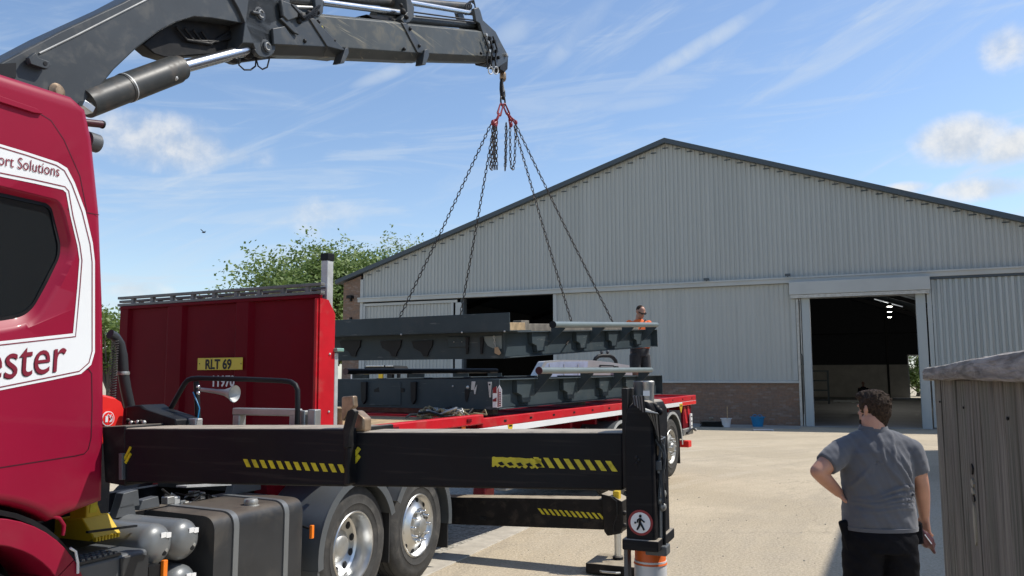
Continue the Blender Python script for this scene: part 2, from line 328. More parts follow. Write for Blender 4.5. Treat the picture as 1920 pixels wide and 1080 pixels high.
# ------------------------------------------------------------------ mesh builder
def V(*a): return Vector(a)
class MB:
    def __init__(s, fr=WORLD): s.v = []; s.f = []; s.fr = fr
    def add(s, vs, fs):
        o = len(s.v); s.v += [Vector(p) for p in vs]; s.f += [tuple(o+i for i in f) for f in fs]; return s
    def box(s, x0, x1, y0, y1, z0, z1):
        return s.add([(x, y, z) for x in (x0, x1) for y in (y0, y1) for z in (z0, z1)],
                     [(0, 1, 3, 2), (4, 6, 7, 5), (0, 4, 5, 1), (2, 3, 7, 6), (0, 2, 6, 4), (1, 5, 7, 3)])
    def obox(s, p, q, w_, h, up=(0, 0, 1)):
        """bar from p to q, w_ wide sideways and h high"""
        p, q = Vector(p), Vector(q); d = (q-p).normalized(); sd_ = d.cross(Vector(up)).normalized()*w_/2; u = sd_.cross(d).normalized()*h/2
        vs = [c+a*sd_+b*u for c in (p, q) for a in (-1, 1) for b in (-1, 1)]
        return s.add(vs, [(0, 1, 3, 2), (4, 6, 7, 5), (0, 4, 5, 1), (2, 3, 7, 6), (0, 2, 6, 4), (1, 5, 7, 3)])
    def prism(s, poly, ax, a, b):
        """poly: list of 2-D points in the two axes other than ax, or 3-D points; extruded from ax=a to ax=b"""
        k = 'xyz'.index(ax); n = len(poly)
        def p3(p, val):
            if len(p) == 3: q = list(p); q[k] = val; return q
            q = list(p); q.insert(k, val); return q
        vs = [p3(p, a) for p in poly]+[p3(p, b) for p in poly]
        tri = tessellate_polygon([[Vector(v) for v in vs[:n]]])
        fs = [tuple(t) for t in tri]+[tuple(n+i for i in reversed(t)) for t in tri]
        if n <= 4 : fs = [tuple(range(n)), tuple(range(2*n-1, n-1, -1))]
        fs += [(i, (i+1) % n, n+(i+1) % n, n+i) for i in range(n)]
        return s.add(vs, fs)
    def loft(s, rings, cap=True, closed=True):
        n = len(rings[0]); vs = [p for r in rings for p in r]; fs = []
        for k in range(len(rings)-1):
            for i in range(n if closed else n-1):
                j = (i+1) % n; fs.append((k*n+i, k*n+j, (k+1)*n+j, (k+1)*n+i))
        if cap: fs += [tuple(range(n))[::-1], tuple((len(rings)-1)*n+i for i in range(n))]
        return s.add(vs, fs)
    def path(s, pts, r, n=10, cap=True):
        pts = [Vector(p) for p in pts]; rings = []; rr = r if isinstance(r, (list, tuple)) else [r]*len(pts)
        d0 = (pts[1]-pts[0]).normalized(); a = d0.orthogonal().normalized()
        for i, p in enumerate(pts):
            d = ((pts[min(i+1, len(pts)-1)]-pts[max(i-1, 0)])).normalized()
            a = (a-d*a.dot(d)).normalized(); b = d.cross(a)
            rings.append([p+(a*math.cos(t)+b*math.sin(t))*rr[i] for t in [2*PI*k/n for k in range(n)]])
        return s.loft(rings, cap)
    def tube(s, p, q, r, n=12, r2=None): return s.path([p, q], [r, r if r2 is None else r2], n)
    def lathe(s, prof, c, ax='y', n=40, cap=False):
        """prof: (radius, offset along ax)"""
        k = 'xyz'.index(ax); i1, i2 = [i for i in range(3) if i != k]; rings = []
        for (r, o) in prof:
            ring = []
            for j in range(n):
                q = [0, 0, 0]; q[k] = c[k]+o; q[i1] = c[i1]+r*math.cos(2*PI*j/n); q[i2] = c[i2]+r*math.sin(2*PI*j/n); ring.append(q)
            rings.append(ring)
        return s.loft(rings, cap)
    def disc(s, p, q, r, n=20): return s.tube(p, q, r, n)
    def ball(s, c, r, n=12, m=8):
        r = r if isinstance(r, (list, tuple)) else (r, r, r); c = Vector(c); rings = []
        for i in range(1, m):
            t = PI*i/m; rings.append([c+Vector((r[0]*math.sin(t)*math.cos(2*PI*j/n), r[1]*math.sin(t)*math.sin(2*PI*j/n), r[2]*math.cos(t))) for j in range(n)])
        o = len(s.v); s.loft(rings, False); s.add([c+Vector((0, 0, r[2])), c-Vector((0, 0, r[2]))], []); b = len(s.v)-2
        k = (m-2)*n
        for j in range(n): s.f += [(b, o+(j+1) % n, o+j), (b+1, o+k+j, o+k+(j+1) % n)]
        return s
    def link(s, p, q, wd, r, up):
        """one oval chain link from p to q"""
        p, q = Vector(p), Vector(q); d = (q-p); L = d.length; d.normalize(); sd_ = d.cross(Vector(up)).normalized(); nn = d.cross(sd_)
        c = (p+q)/2; K = 10; pts = []
        for i in range(K):
            t = 2*PI*i/K; hx = math.cos(t); hy = math.sin(t)
            pts.append((c+d*((L/2-wd/2)*(1 if hx > .01 else -1 if hx < -.01 else 0)+wd/2*hx)*1.12+sd_*wd/2*hy, d*hx+sd_*hy))
        rings = [[pp+(o.normalized()*math.cos(a)+nn*math.sin(a))*r for a in [2*PI*k/5 for k in range(5)]] for pp, o in pts]
        rings.append(rings[0]); return s.loft(rings, False)
    def chain(s, pts, pitch=.062, wd=.040, r=.0075):
        pts = [Vector(p) for p in pts]; seg = [(pts[i+1]-pts[i]).length for i in range(len(pts)-1)]; tot_ = sum(seg); n = max(2, int(tot_/pitch))
        def at(d):
            for i, L in enumerate(seg):
                if d <= L or i == len(seg)-1: return pts[i]+(pts[i+1]-pts[i])*min(1, d/L)
                d -= L
        for i in range(n):
            a, b = at(tot_*i/n), at(tot_*(i+1)/n); up = Vector((.35, -.94, .1)) if i % 2 else Vector((.94, .35, .1))
            s.link(a, b, wd, r, up)
        return s
    def build(s, name, m, parent=None, bev=0., smooth=True, angle=38, seg=2):
        me = bpy.data.meshes.new(name); Mx = s.fr.M
        if parent is not None:
            root = parent
            while root.parent: root = root.parent
            inv = root.matrix_basis.inverted()
            me.from_pydata([inv @ (Mx @ v) for v in s.v], [], s.f)
        else:
            me.from_pydata([Mx @ v for v in s.v], [], s.f)
        bm = bmesh.new(); bm.from_mesh(me); bmesh.ops.remove_doubles(bm, verts=bm.verts, dist=1e-5)
        bmesh.ops.recalc_face_normals(bm, faces=bm.faces); bm.to_mesh(me); bm.free()
        if isinstance(m, str): m = M[m]
        me.materials.append(m)
        if smooth:
            me.polygons.foreach_set('use_smooth', [True]*len(me.polygons)); me.set_sharp_from_angle(angle=R(angle))
        o = bpy.data.objects.new(name, me); C.objects.link(o)
        if parent is not None: o.parent = parent
        if bev:
            b = o.modifiers.new('Bevel', 'BEVEL'); b.width = bev; b.segments = seg; b.limit_method = 'ANGLE'; b.angle_limit = R(35); b.harden_normals = False
            o.modifiers.new('WN', 'WEIGHTED_NORMAL').keep_sharp = True
        return o
def thing(name, label, cat, fr=WORLD, base=(0, 0, 0), group=None):
    o = bpy.data.objects.new(name, None); C.objects.link(o); o.empty_display_size = .2
    o.matrix_basis = fr.M @ Matrix.Translation(base)
    o['label'] = label; o['category'] = cat
    if group: o['group'] = group
    return o
def tag(o, label, cat, group=None):
    o['label'] = label; o['category'] = cat
    if group: o['group'] = group
    return o
def struct(o): o['kind'] = 'structure'; return o
def rebase(o, base):
    """move a top-level mesh's origin to its base"""
    b = Vector(base); o.data.transform(Matrix.Translation(-b)); o.location = b; return o
def text(s, name, fr, org, U, Wd, size, m, parent, shear=0., bold=0., sx=1.):
    """lettering as a thin mesh: org = baseline start, U = reading direction, Wd = up direction"""
    cu = bpy.data.curves.new('lettering', 'FONT'); cu.body = s; cu.size = size; cu.shear = shear; cu.offset = bold; cu.resolution_u = 4
    to = bpy.data.objects.new('lettering', cu); C.objects.link(to); dg = bpy.context.evaluated_depsgraph_get()
    me = bpy.data.meshes.new_from_object(to.evaluated_get(dg)); mb = MB(fr); U, Wd, org = Vector(U), Vector(Wd), Vector(org)
    mb.add([org+U*v.co.x*sx+Wd*v.co.y for v in me.vertices], [tuple(p.vertices) for p in me.polygons])
    bpy.data.objects.remove(to); bpy.data.meshes.remove(me)
    return mb.build(name, m, parent, smooth=False)
def cut_prism(mb, outer, hole, ax, val):
    """flat sheet with one hole"""
    k = 'xyz'.index(ax)
    def f(p): q = list(p); q[k] = val; return Vector(q)
    a = [f(p) for p in outer]; b = [f(p) for p in hole]
    tri = tessellate_polygon([a, b]); mb.add(a+b, [tuple(t) for t in tri]); return mb
def rpoly(pts, rad, n=5):
    """round the corners of a 2-D polygon"""
    out_ = []; N = len(pts)
    for i in range(N):
        p0, p1, p2 = Vector(pts[i-1]), Vector(pts[i]), Vector(pts[(i+1) % N]); r = rad[i] if isinstance(rad, (list, tuple)) else rad
        a, b = (p0-p1), (p2-p1); r = min(r, a.length*.45, b.length*.45)
        if r < 1e-4: out_.append(p1); continue
        A = p1+a.normalized()*r; B = p1+b.normalized()*r
        for k in range(n+1):
            t = k/n; out_.append(A*(1-t)**2+p1*2*t*(1-t)+B*t*t)
    return out_
def pxs(fr, l, ax, val): return [fr.pt(x, y, ax, val) for x, y in l]
def remeshed(mb, name, m, parent, voxel=.012, smooth_it=4, fn=None):
    """fuse overlapping shapes into one continuous skin"""
    o = mb.build(name, m, parent)
    r = o.modifiers.new('r', 'REMESH'); r.mode = 'VOXEL'; r.voxel_size = voxel
    sm = o.modifiers.new('s', 'SMOOTH'); sm.iterations = smooth_it; sm.factor = .5
    dg = bpy.context.evaluated_depsgraph_get(); me = bpy.data.meshes.new_from_object(o.evaluated_get(dg))
    o.modifiers.clear(); o.data = me
    if fn:
        for v in me.vertices: v.co = fn(v.co.copy(), v.normal.copy())
    me.polygons.foreach_set('use_smooth', [True]*len(me.polygons))
    if not me.materials: me.materials.append(M[m] if isinstance(m, str) else m)
    return o

# ================================================================== GROUND
g = MB().add([(-500, -300, 0), (700, -300, 0), (700, 900, 0), (-500, 900, 0)], [(0, 1, 2, 3)]).build('yard_ground', 'ground', smooth=False); struct(g)
g = MB(RIG).add([(-3, .36, .004), (9.5, .36, .004), (9.5, 7.0, .004), (-3, 7.0, .004)], [(0, 1, 2, 3)]).build('gravel_strip', 'gravel', smooth=False); struct(g)
g = MB(RIG).box(-3, 9.5, .02, .36, -.05, .012).build('kerb_strip', 'slab', bev=.004); struct(g)
mb = MB(HALL); mb.add([(-23, -3.0, .004), (-.05, -2.3, .004), (-.05, 0.1, .004), (-23, 0.1, .004)], [(0, 1, 2, 3)]); g = mb.build('concrete_apron', 'apron', smooth=False); struct(g)
g = MB(HALL).add([(.0, -.6, .008), (5.0, -.6, .008), (5.0, .2, .008), (0, .2, .008)], [(0, 1, 2, 3)]).build('door_threshold', 'apron', smooth=False); struct(g)

# ================================================================== WAREHOUSE
hall = thing('warehouse', 'long grey corrugated warehouse with low pitched gable, brick plinth and open doorway', 'warehouse', HALL, (0, 0, 0))
XL, XR, XA, ZA = -23.1, 12.6, -5.5, 12.88
def roofz(x): return ZA-(XA-x)*.3158 if x < XA else ZA-(x-XA)*.348
def corr(mb, x0, x1, zb, zt, y=0., pitch=.2, depth=.035, crest=.45):
    """profiled sheet: real ribs, from height zb to zt(x)"""
    zt = zt if callable(zt) else (lambda x, z=zt: z); xs = []; x = x0; k = 0
    while x < x1:
        for dx, dy in ((0, 0), (crest*pitch, 0), (crest*pitch+.12*pitch, depth), (pitch*.88, depth)):
            if x+dx < x1: xs.append((x+dx, y+dy))
        x += pitch
    xs.append((x1, y)); o = len(mb.v)
    for (a, b) in xs: mb.v += [Vector((a, b, zb)), Vector((a, b, zt(a)))]
    for i in range(len(xs)-1): mb.f.append((o+2*i, o+2*i+2, o+2*i+3, o+2*i+1))
m_ = MB(HALL); corr(m_, -21.85, XA, 6.2, lambda x: roofz(x)-.18); corr(m_, XA, XR, 6.2, lambda x: roofz(x)-.18)
m_.build('gable_cladding', 'clad', hall, smooth=False)
MB(HALL).box(-22.0, -21.82, -.05, .1, .02, 7.20).build('corner_trim', 'trim', hall, bev=.01)
# brick pier at the left corner
MB(HALL).prism([(XL, 0), (-22.0, 0), (-22.0, roofz(-22.0)-.26), (XL, roofz(XL)-.26)], 'y', .0, .5).build('brick_pier', 'brick', hall, smooth=False)
m_ = MB(HALL).box(-22.72, -22.42, -.28, -.002, 6.2, 6.36).box(-22.62, -22.52, -.10, -.002, 6.05, 6.2)
m_.build('wall_light', 'black', hall, bev=.01)
MB(HALL).box(-22.6, -22.5, -.12, -.002, 5.05, 5.2).build('wall_bracket', 'black', hall)
# fascia band and its drip edge
m_ = MB(HALL).box(-22.08, XR, -.16, .05, 5.97, 6.20); m_.build('fascia', 'trim', hall, bev=.01)
MB(HALL).box(-22.08, XR, -.20, -.161, 6.15, 6.215).build('fascia_lip', 'trim', hall)
# verge and roof
for s_, (xa, xb) in enumerate(((XL-.35, XA), (XA, XR+.3))):
    m_ = MB(HALL); p = [(xa, roofz(xa)-.22), (xb, roofz(xb)-.22), (xb, roofz(xb)), (xa, roofz(xa))]
    m_.prism(p, 'y', -.30, -.06).build('verge_flashing', 'verge', hall, smooth=False)
    m_ = MB(HALL); p = [(xa, roofz(xa)-.17), (xb, roofz(xb)-.17), (xb, roofz(xb)-.03), (xa, roofz(xa)-.03)]
    m_.prism(p, 'y', -.055, 58).build('roof', 'verge', hall, smooth=False)
for k in range(60):  # fixing fillers seen as a dashed line under the verge
    x = -21.6+k*.55; z = roofz(x)-.36
    if x < XR: MB(HALL).box(x, x+.26, -.012, -.002, z-.03, z+.02).build('verge_filler', 'verge', hall, smooth=False)
# plinth and the wall panel between the two openings
MB(HALL).box(-11.0, -.12, .02, .35, 0, 1.76).build('brick_plinth', 'brick', hall, smooth=False)
MB(HALL).box(-11.0, -.12, -.07, .36, 1.764, 1.86).build('sill_flashing', 'trim', hall, bev=.008)
m_ = MB(HALL); corr(m_, -10.9, -.2, 1.86, 5.96, y=.0, pitch=.2, depth=.016); m_.build('wall_panel', 'door', hall, smooth=False)
for x in (-11.05, -.32): MB(HALL).box(x, x+.18, -.05, .06, 1.87, 5.96).build('panel_trim', 'trim', hall, bev=.008)
m_ = MB(HALL)  # sheet join lines of the flat patch
m_.box(-6.4, -2.6, -.006, -.001, 5.12, 5.135).box(-6.4, -6.385, -.006, -.001, 1.9, 5.12).box(-2.6, -2.585, -.006, -.001, 1.9, 5.12)
m_.build('sheet_joint', 'trim', hall, smooth=False)
# left closed sliding door
ld = MB(HALL); corr(ld, -21.7, -16.5, .05, 5.75, y=.05, pitch=.2, depth=.03); ld = ld.build('sliding_door', 'door', hall, smooth=False)
m_ = MB(HALL).box(-21.8, -16.2, -.03, .04, 5.76, 5.90).box(-21.81, -21.68, -.03, .04, .05, 5.755).box(-16.56, -16.42, -.03, .04, .05, 5.755).box(-16.30, -15.92, -.03, .04, .05, 5.755)
m_.build('door_frame', 'trim', ld, bev=.008)
MB(HALL).box(-16.05, -15.85, .05, .35, 0, 5.95).build('door_jamb', 'verge', hall)
# lintel box over the right doorway
m_ = MB(HALL).box(-.35, 4.92, -.42, -.165, 5.44, 5.98); m_.build('door_lintel', 'trim', hall, bev=.012)
m_ = MB(HALL).box(-.30, 4.88, -.35, .3, 5.30, 5.40).box(-.30, 4.88, -.37, -.352, 5.36, 5.43); m_.build('door_track', 'galv', hall, bev=.005)
def jamb(x0, x1):
    m_ = MB(HALL).box(x0, x1, -.14, -.10, 0, 5.3).box(x0, x0+.03, -.099, .25, 0, 5.3).box(x1-.03, x1, -.099, .25, 0, 5.3)
    return m_.build('steel_jamb', 'door2', hall, bev=.006)
jamb(.10, .42); jamb(4.40, 4.74)
m_ = MB(HALL).box(-.12, -.02, -.14, .1, 0, 5.29).box(.02, .07, -.14, .1, 0, 5.29); m_.build('door_guide', 'alud', hall, bev=.005)
m_ = MB(HALL).path([(.02, -.17, 5.2), (0, -.17, 3.0), (.05, -.17, 2.9), (.03, -.17, .5)], .015, 6); m_.build('cable_conduit', 'black', hall)
# right sliding door, strongly ribbed
rd = MB(HALL); corr(rd, 4.98, XR, .05, 5.86, y=-.10, pitch=.21, depth=.06, crest=.40); rd = rd.build('sliding_door', 'door2', hall, smooth=False)
MB(HALL).box(4.93, XR, -.14, -.02, 5.87, 5.965).build('door_header', 'verge', rd)
MB(HALL).box(4.80, 4.96, -.12, .0, .05, 5.86).build('door_edge', 'door2', rd, bev=.008)
# inside
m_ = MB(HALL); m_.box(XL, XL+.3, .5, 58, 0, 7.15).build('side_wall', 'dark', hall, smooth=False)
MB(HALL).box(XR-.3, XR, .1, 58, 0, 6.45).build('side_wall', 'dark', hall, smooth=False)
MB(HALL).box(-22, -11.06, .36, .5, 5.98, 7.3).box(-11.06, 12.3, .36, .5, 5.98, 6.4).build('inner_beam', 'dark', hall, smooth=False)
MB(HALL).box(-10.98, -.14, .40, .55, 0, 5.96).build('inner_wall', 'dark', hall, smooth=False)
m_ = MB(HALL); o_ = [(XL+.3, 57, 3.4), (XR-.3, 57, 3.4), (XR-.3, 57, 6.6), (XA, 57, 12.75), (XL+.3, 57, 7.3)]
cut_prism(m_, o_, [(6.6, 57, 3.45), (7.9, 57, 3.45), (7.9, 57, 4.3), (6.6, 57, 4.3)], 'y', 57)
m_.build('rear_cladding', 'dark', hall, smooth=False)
m_ = MB(HALL).box(XL+.3, 6.5, 56.9, 57.2, 0, 3.4).box(7.9, XR-.3, 56.9, 57.2, 0, 3.4); m_.build('rear_wall', 'pale_wall', hall, smooth=False)
m_ = MB(HALL).box(6.5, 6.62, 56.8, 57.25, 0, 4.4).box(7.8, 7.92, 56.8, 57.25, 0, 4.4).box(6.62, 7.8, 56.8, 57.25, 4.3, 4.42); m_.build('rear_door_frame', 'galv', hall)
for x, y, z in ((4.62, 55.0, 11.0), (-9.0, 30.0, 12.3)): MB(HALL).box(x-.1, x+.1, y-.1, y+.1, 0, min(z, roofz(x)-.3)).build('steel_column', 'darkgap', hall)
MB(HALL).box(XL+.4, 12.2, 56.6, 56.75, 6.6, 6.75).build('rail_beam', 'darkgap', hall)
for y in (14, 26, 38, 50):
    m_ = MB(HALL)
    m_.obox((XL+.4, y, 6.9), (XA, y, 12.4), .12, .35).obox((XA, y, 12.4), (XR-.4, y, 6.2), .12, .35).build('rafter', 'darkgap', hall)
for k, y in enumerate((20.0, 29.0, 40.0)):
    p = HALL.pt(1668, 575+k*10, 'y', y)
    lt = thing('hall_lamp', ['nearest and highest-looking round lamp under the dark hall roof', 'middle one of three round lamps under the dark hall roof', 'farthest and lowest-looking round lamp under the dark hall roof'][k], 'lamp', HALL, p, 'lamps hanging inside the warehouse')
    MB(HALL).lathe([(.02, .25), (.10, .22), (.20, .05), (.205, .02)], p, 'z', 16, True).build('lamp_shade', 'darkgap', lt)
    MB(HALL).lathe([(.0, -.02), (.12, -.015), (.18, .01)], p, 'z', 16).build('lamp_lens', EM1 if k else (EM1 := emit('lamp light', (1, .98, .9), 1.2)), lt)
    ld_ = bpy.data.lights.new('lamp_light', 'POINT'); ld_.energy = 130; ld_.shadow_soft_size = .25; ld_.color = (1, .97, .9); lo = bpy.data.objects.new('lamp_light', ld_); C.objects.link(lo); lo.parent = lt; lo.location = (0, 0, -.35)
    MB(HALL).tube(p+V(0, 0, .25), (p.x, p.y, roofz(p.x)-.2), .012, 6).build('drop_cord', 'black', lt)
p0, p1 = HALL.pt(1640, 561, 'y', 24), HALL.pt(1692, 575, 'y', 34)
sl = thing('roof_gap_glow', 'thin glowing strip standing in for a sunlit roof gap inside the right doorway', 'light', HALL, p0)
MB(HALL).obox(p0, p1, .05, .05).build('tube', emit('roof gap glow', (.9, .95, 1), .25), sl)  # glow stands in for a sunlit gap in the roof, no lamp
MB(HALL).obox(p0+V(0, 0, .07), p1+V(0, 0, .07), .1, .06).build('housing', 'darkgap', sl)  # dark bar added behind the glowing strip, no lamp housing
# small cameras/lugs on the fascia
for px, lab in ((1477, 'small dark floodlight on the white fascia left of the doorway'), (1325, 'tiny dark bracket on the white fascia above the pale wall panel')):
    p = HALL.pt(px, 518 if px > 1400 else 526, 'y', -.2)
    t = thing('floodlight' if px > 1400 else 'cable_bracket', lab, 'floodlight' if px > 1400 else 'bracket', HALL, p)
    MB(HALL).box(p.x-.10, p.x+.12, -.40, -.24, p.z, p.z+.09).box(p.x-.02, p.x+.02, -.24, -.2, p.z-.03, p.z+.06).build('housing', 'verge', t, bev=.01)
# rack in the hall
b = HALL.pt(1534, 757, 'z', 0); rk = thing('storage_rack', 'dark steel rack standing inside the doorway on the left', 'rack', HALL, b)
for i in (-1, 1):
    for j in (-.5, .5): MB(HALL).box(b.x+i*.8-.06, b.x+i*.8+.06, b.y+j-.05, b.y+j+.05, 0, 2.6).build('upright', 'verge', rk)
for z in (.25, 1.0, 1.75, 2.5): MB(HALL).box(b.x-.74, b.x+.74, b.y-.56, b.y+.56, z, z+.09).build('shelf', 'verge', rk)
b = HALL.pt(1590, 755, 'z', 0); t = thing('pale_beam', 'long pale beam lying on the warehouse floor', 'beam', HALL, b)
MB(HALL).box(b.x-1.1, b.x+1.2, b.y, b.y+.2, .05, .2).build('plank', 'trim', t); MB(HALL).box(b.x-.8, b.x-.6, b.y, b.y+.2, 0, .05).box(b.x+.6, b.x+.8, b.y, b.y+.2, 0, .05).build('batten', 'woodg', t)
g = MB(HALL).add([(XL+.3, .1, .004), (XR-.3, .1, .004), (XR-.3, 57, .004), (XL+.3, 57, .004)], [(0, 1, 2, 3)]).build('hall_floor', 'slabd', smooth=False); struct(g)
# unseen brick block, added off to the right: it throws the shade that crosses the yard
ob = thing('yard_shade_block', 'unseen brick block added beyond the right edge to shade the yard', 'shade blocker', Frame(9.57, 9.2, 64.6))
OBF = Frame(9.57, 9.2, 64.6)
MB(OBF).box(0, 15.5, -7, 0, 0, 8.6).build('wall', 'brick', ob, smooth=False)
MB(OBF).prism([(0.3, 8.6), (-7.3, 8.6), (-3.5, 9.6)], 'x', -.3, 15.8).build('roof', 'verge', ob, smooth=False)

# buckets and clutter at the foot of the wall
def bucket(name, label, px, py, r0, r1, h, m, handles):
    b = HALL.pt(px, py, 'z', 0); t = thing(name, label, 'bucket', HALL, b)
    MB(HALL).lathe([(0, .02), (r0, 0), (r1, h), (r1+.03, h), (r1+.03, h-.03), (r1-.012, h-.03), (r0-.02, .03), (0, .03)], b, 'z', 24).build('tub', m, t)
    if handles:
        for s_ in (-1, 1):
            q = [b+V(s_*.10+.09*math.cos(a), -.02, h+.09*math.sin(a)) for a in [PI*k/8 for k in range(9)]]
            MB(HALL).path(q, .014, 6).build('handle', m, t)
    return b, t
bucket('bucket', 'bright blue flexible bucket on the apron at the brick wall', 1421, 800, .20, .27, .40, 'blue', True)
b, t = bucket('bucket', 'white plastic bucket with a stick in it beside the brick wall', 1362, 801, .15, .20, .36, 'wbucket', False)
MB(HALL).tube(b+V(.05, 0, .05), b+V(.03, .15, .82), .018, 8).build('stick', 'wood', t)
a_, b_ = HALL.pt(1413, 808, 'z', 0), HALL.pt(1449, 808, 'z', 0)
t = thing('white_pipe', 'white plastic pipe lying at the edge of the wall shadow', 'pipe', HALL, a_)
MB(HALL).path([a_+V(0, 0, .035), b_+V(-.1, 0, .035), b_+V(0, .0, .035), b_+V(.03, -.12, .03)], .035, 8).build('pipe', 'wbucket', t)
b = HALL.pt(1333, 800, 'z', 0); t = thing('scrap_sheet', 'low pile of dark sheets left of the white bucket', 'scrap', HALL, b)
m_ = MB(HALL); random.seed(3)
for k in range(5):
    x0 = b.x-.45+random.random()*.15; m_.prism([(x0, b.y-.2-.05*k), (x0+1.0-.1*k, b.y-.25), (x0+.95, b.y+.3), (x0+.05, b.y+.22)], 'z', .012+k*.045, .04+k*.045)
m_.build('sheet', 'darkgap', t, smooth=False)
MB(HALL).box(b.x-.1, b.x+.1, b.y+.1, b.y+.25, .26, .38).build('lump', 'woodg', t, bev=.03)

# ================================================================== TREES
def tree(name, label, X, Y, h, rad, trunk_h, n, m, seed, leaf=.34, squash=.8, lobes=14, group=None):
    rnd = random.Random(seed); t = thing(name, label, 'tree', Frame(X, Y, 0), (0, 0, 0), group); fr = Frame(X, Y, 0)
    tr = MB(fr); tr.path([(0, 0, 0), (.1, .05, trunk_h*.5), (0, .1, trunk_h), (.2, 0, h*.72)], [h*.035, h*.028, h*.022, h*.006], 8)
    lob = []
    for k in range(lobes):
        a = rnd.random()*2*PI; rr = rad*(.25+.62*rnd.random()); z = trunk_h+(h-trunk_h)*(.12+.74*rnd.random())
        fall = math.sin(PI*min(1, max(0, (z-trunk_h*.8)/(h-trunk_h*.6))))**.5
        c = Vector((rr*fall*math.cos(a), rr*fall*math.sin(a), z)); s_ = rad*(.22+.24*rnd.random()); lob.append((c, s_))
        tr.path([(0, .05, trunk_h*(.6+.4*rnd.random())), c*.5+Vector((0, 0, trunk_h*.5)), c], [h*.012, h*.008, h*.002], 5)
    tr.build('trunk', 'bark', t)
    lv = MB(fr)
    for k in range(n):
        c, s_ = lob[rnd.randrange(lobes)]
        d = Vector((rnd.gauss(0, 1), rnd.gauss(0, 1), rnd.gauss(0, 1))); d.normalize()
        p = c+Vector((d.x, d.y, d.z*squash))*s_*(rnd.random()**.4)*(1+.35*math.sin(7*d.x+3*d.z+k % 3))
        a = Vector((rnd.gauss(0, 1), rnd.gauss(0, 1), rnd.gauss(0, .6))).normalized(); b_ = a.orthogonal().normalized()
        s2 = leaf*(.5+.8*rnd.random())
        lv.add([p-a*s2*.5, p+b_*s2*.28, p+a*s2*.5, p-b_*s2*.28], [(0, 1, 2, 3)])
    me = bpy.data.meshes.new('crown'); me.from_pydata([tuple(v) for v in lv.v], [], lv.f); me.materials.append(M[m])
    o = bpy.data.objects.new('crown', me); C.objects.link(o); o.parent = t; return t
tree('broadleaf_tree', 'large rounded green tree rising behind the red headboard, left of the hall', -14.3, 62, 12.0, 6.8, 3.0, 62000, 'leaf', 1, leaf=.32, lobes=40)
tree('broadleaf_tree', 'lower green tree at the left foot of the large rounded tree', -20.4, 60, 9.0, 4.4, 2.0, 34000, 'leaf', 2, leaf=.30, lobes=28)
tree('broadleaf_tree', 'pale feathery tree showing over the left slope of the warehouse roof', -8.0, 72, 14.5, 5.8, 3.2, 36000, 'leaf2', 3, leaf=.28, squash=1.0, lobes=30)
tree('broadleaf_tree', 'small tree glimpsed between the cab and the red headboard', -30.0, 60, 7.6, 2.8, 1.5, 6000, 'leaf', 4, leaf=.34, lobes=14)
q = HALL.M @ Vector((7.8, 66, 0))
tree('hedge_tree', 'dense green hedge tree beyond the far doorway of the hall', q.x, q.y, 7, 4.0, .8, 9000, 'leaf', 5, leaf=.34, lobes=16)

# ================================================================== TIMBER FENCE
FEN = Frame(*(lambda p: (p[0], p[1]))((1.78, 3.42)), 67.5-180)   # x runs from the far end towards the camera
fe = thing('timber_fence', 'weathered close-boarded timber fence with a thick capping rail in the right foreground', 'fence', FEN, (0, 0, 0))
rnd = random.Random(5); x = 0.
fz = lambda x: 1.925
while x < 3.4:
    wd = .118+.018*rnd.random(); off = rnd.random()*.006
    m_ = MB(FEN); nseg = 12; zs = [0.04+(1.945-.04)*k/nseg for k in range(nseg+1)]; ringsL = []
    for z in zs:
        ringsL.append([(x+.002, off+.002*rnd.random(), z), (x+wd*.5, off-.003+.004*rnd.random(), z), (x+wd-.003, off+.002*rnd.random(), z), (x+wd-.003, off+.022, z), (x+.002, off+.022, z)])
    m_.loft(ringsL); m_.build('fence_board', 'fence', fe, bev=.002); x += wd
m_ = MB(FEN).box(0, 3.4, .03, .08, .35, .45).box(0, 3.4, .03, .08, 1.0, 1.1).box(0, 3.4, .03, .08, 1.7, 1.8); m_.build('rail', 'cap', fe)
MB(FEN).box(.0, .1, .081, .18, 0, 1.9).box(2.4, 2.5, .081, .18, 0, 1.9).build('post', 'cap', fe)
m_ = MB(FEN); rings = []; n = 90; lo, hi, out_w = 0., 0., 0.
for k in range(n+1):
    X_ = -.012+3.46*k/n; lo += (rnd.random()-.5)*.004; hi += (rnd.random()-.5)*.0022; out_w += (rnd.random()-.5)*.003; lo *= .9; hi *= .92; out_w *= .9
    zt_, zb_, yo = 1.994+hi+.012*k/n, 1.944+lo+.010*k/n, -.034+out_w
    rings.append([(X_, yo+.004, zb_), (X_, yo, zb_+.006), (X_, yo-.001, zt_-.016+hi), (X_, yo+.006, zt_-.002), (X_, yo+.022, zt_+.004), (X_, .05, zt_+.007+hi), (X_, .108, zt_), (X_, .112, zb_), (X_, .03, zb_-.002)])
m_.loft(rings); m_.build('capping_rail', 'cap', fe, angle=32)
for X_ in (.25, .95, 1.7, 2.4): MB(FEN).ball((X_, -.001, 1.86), (.005, .003, .005), 8, 5).build('nail', 'darkgap', fe)
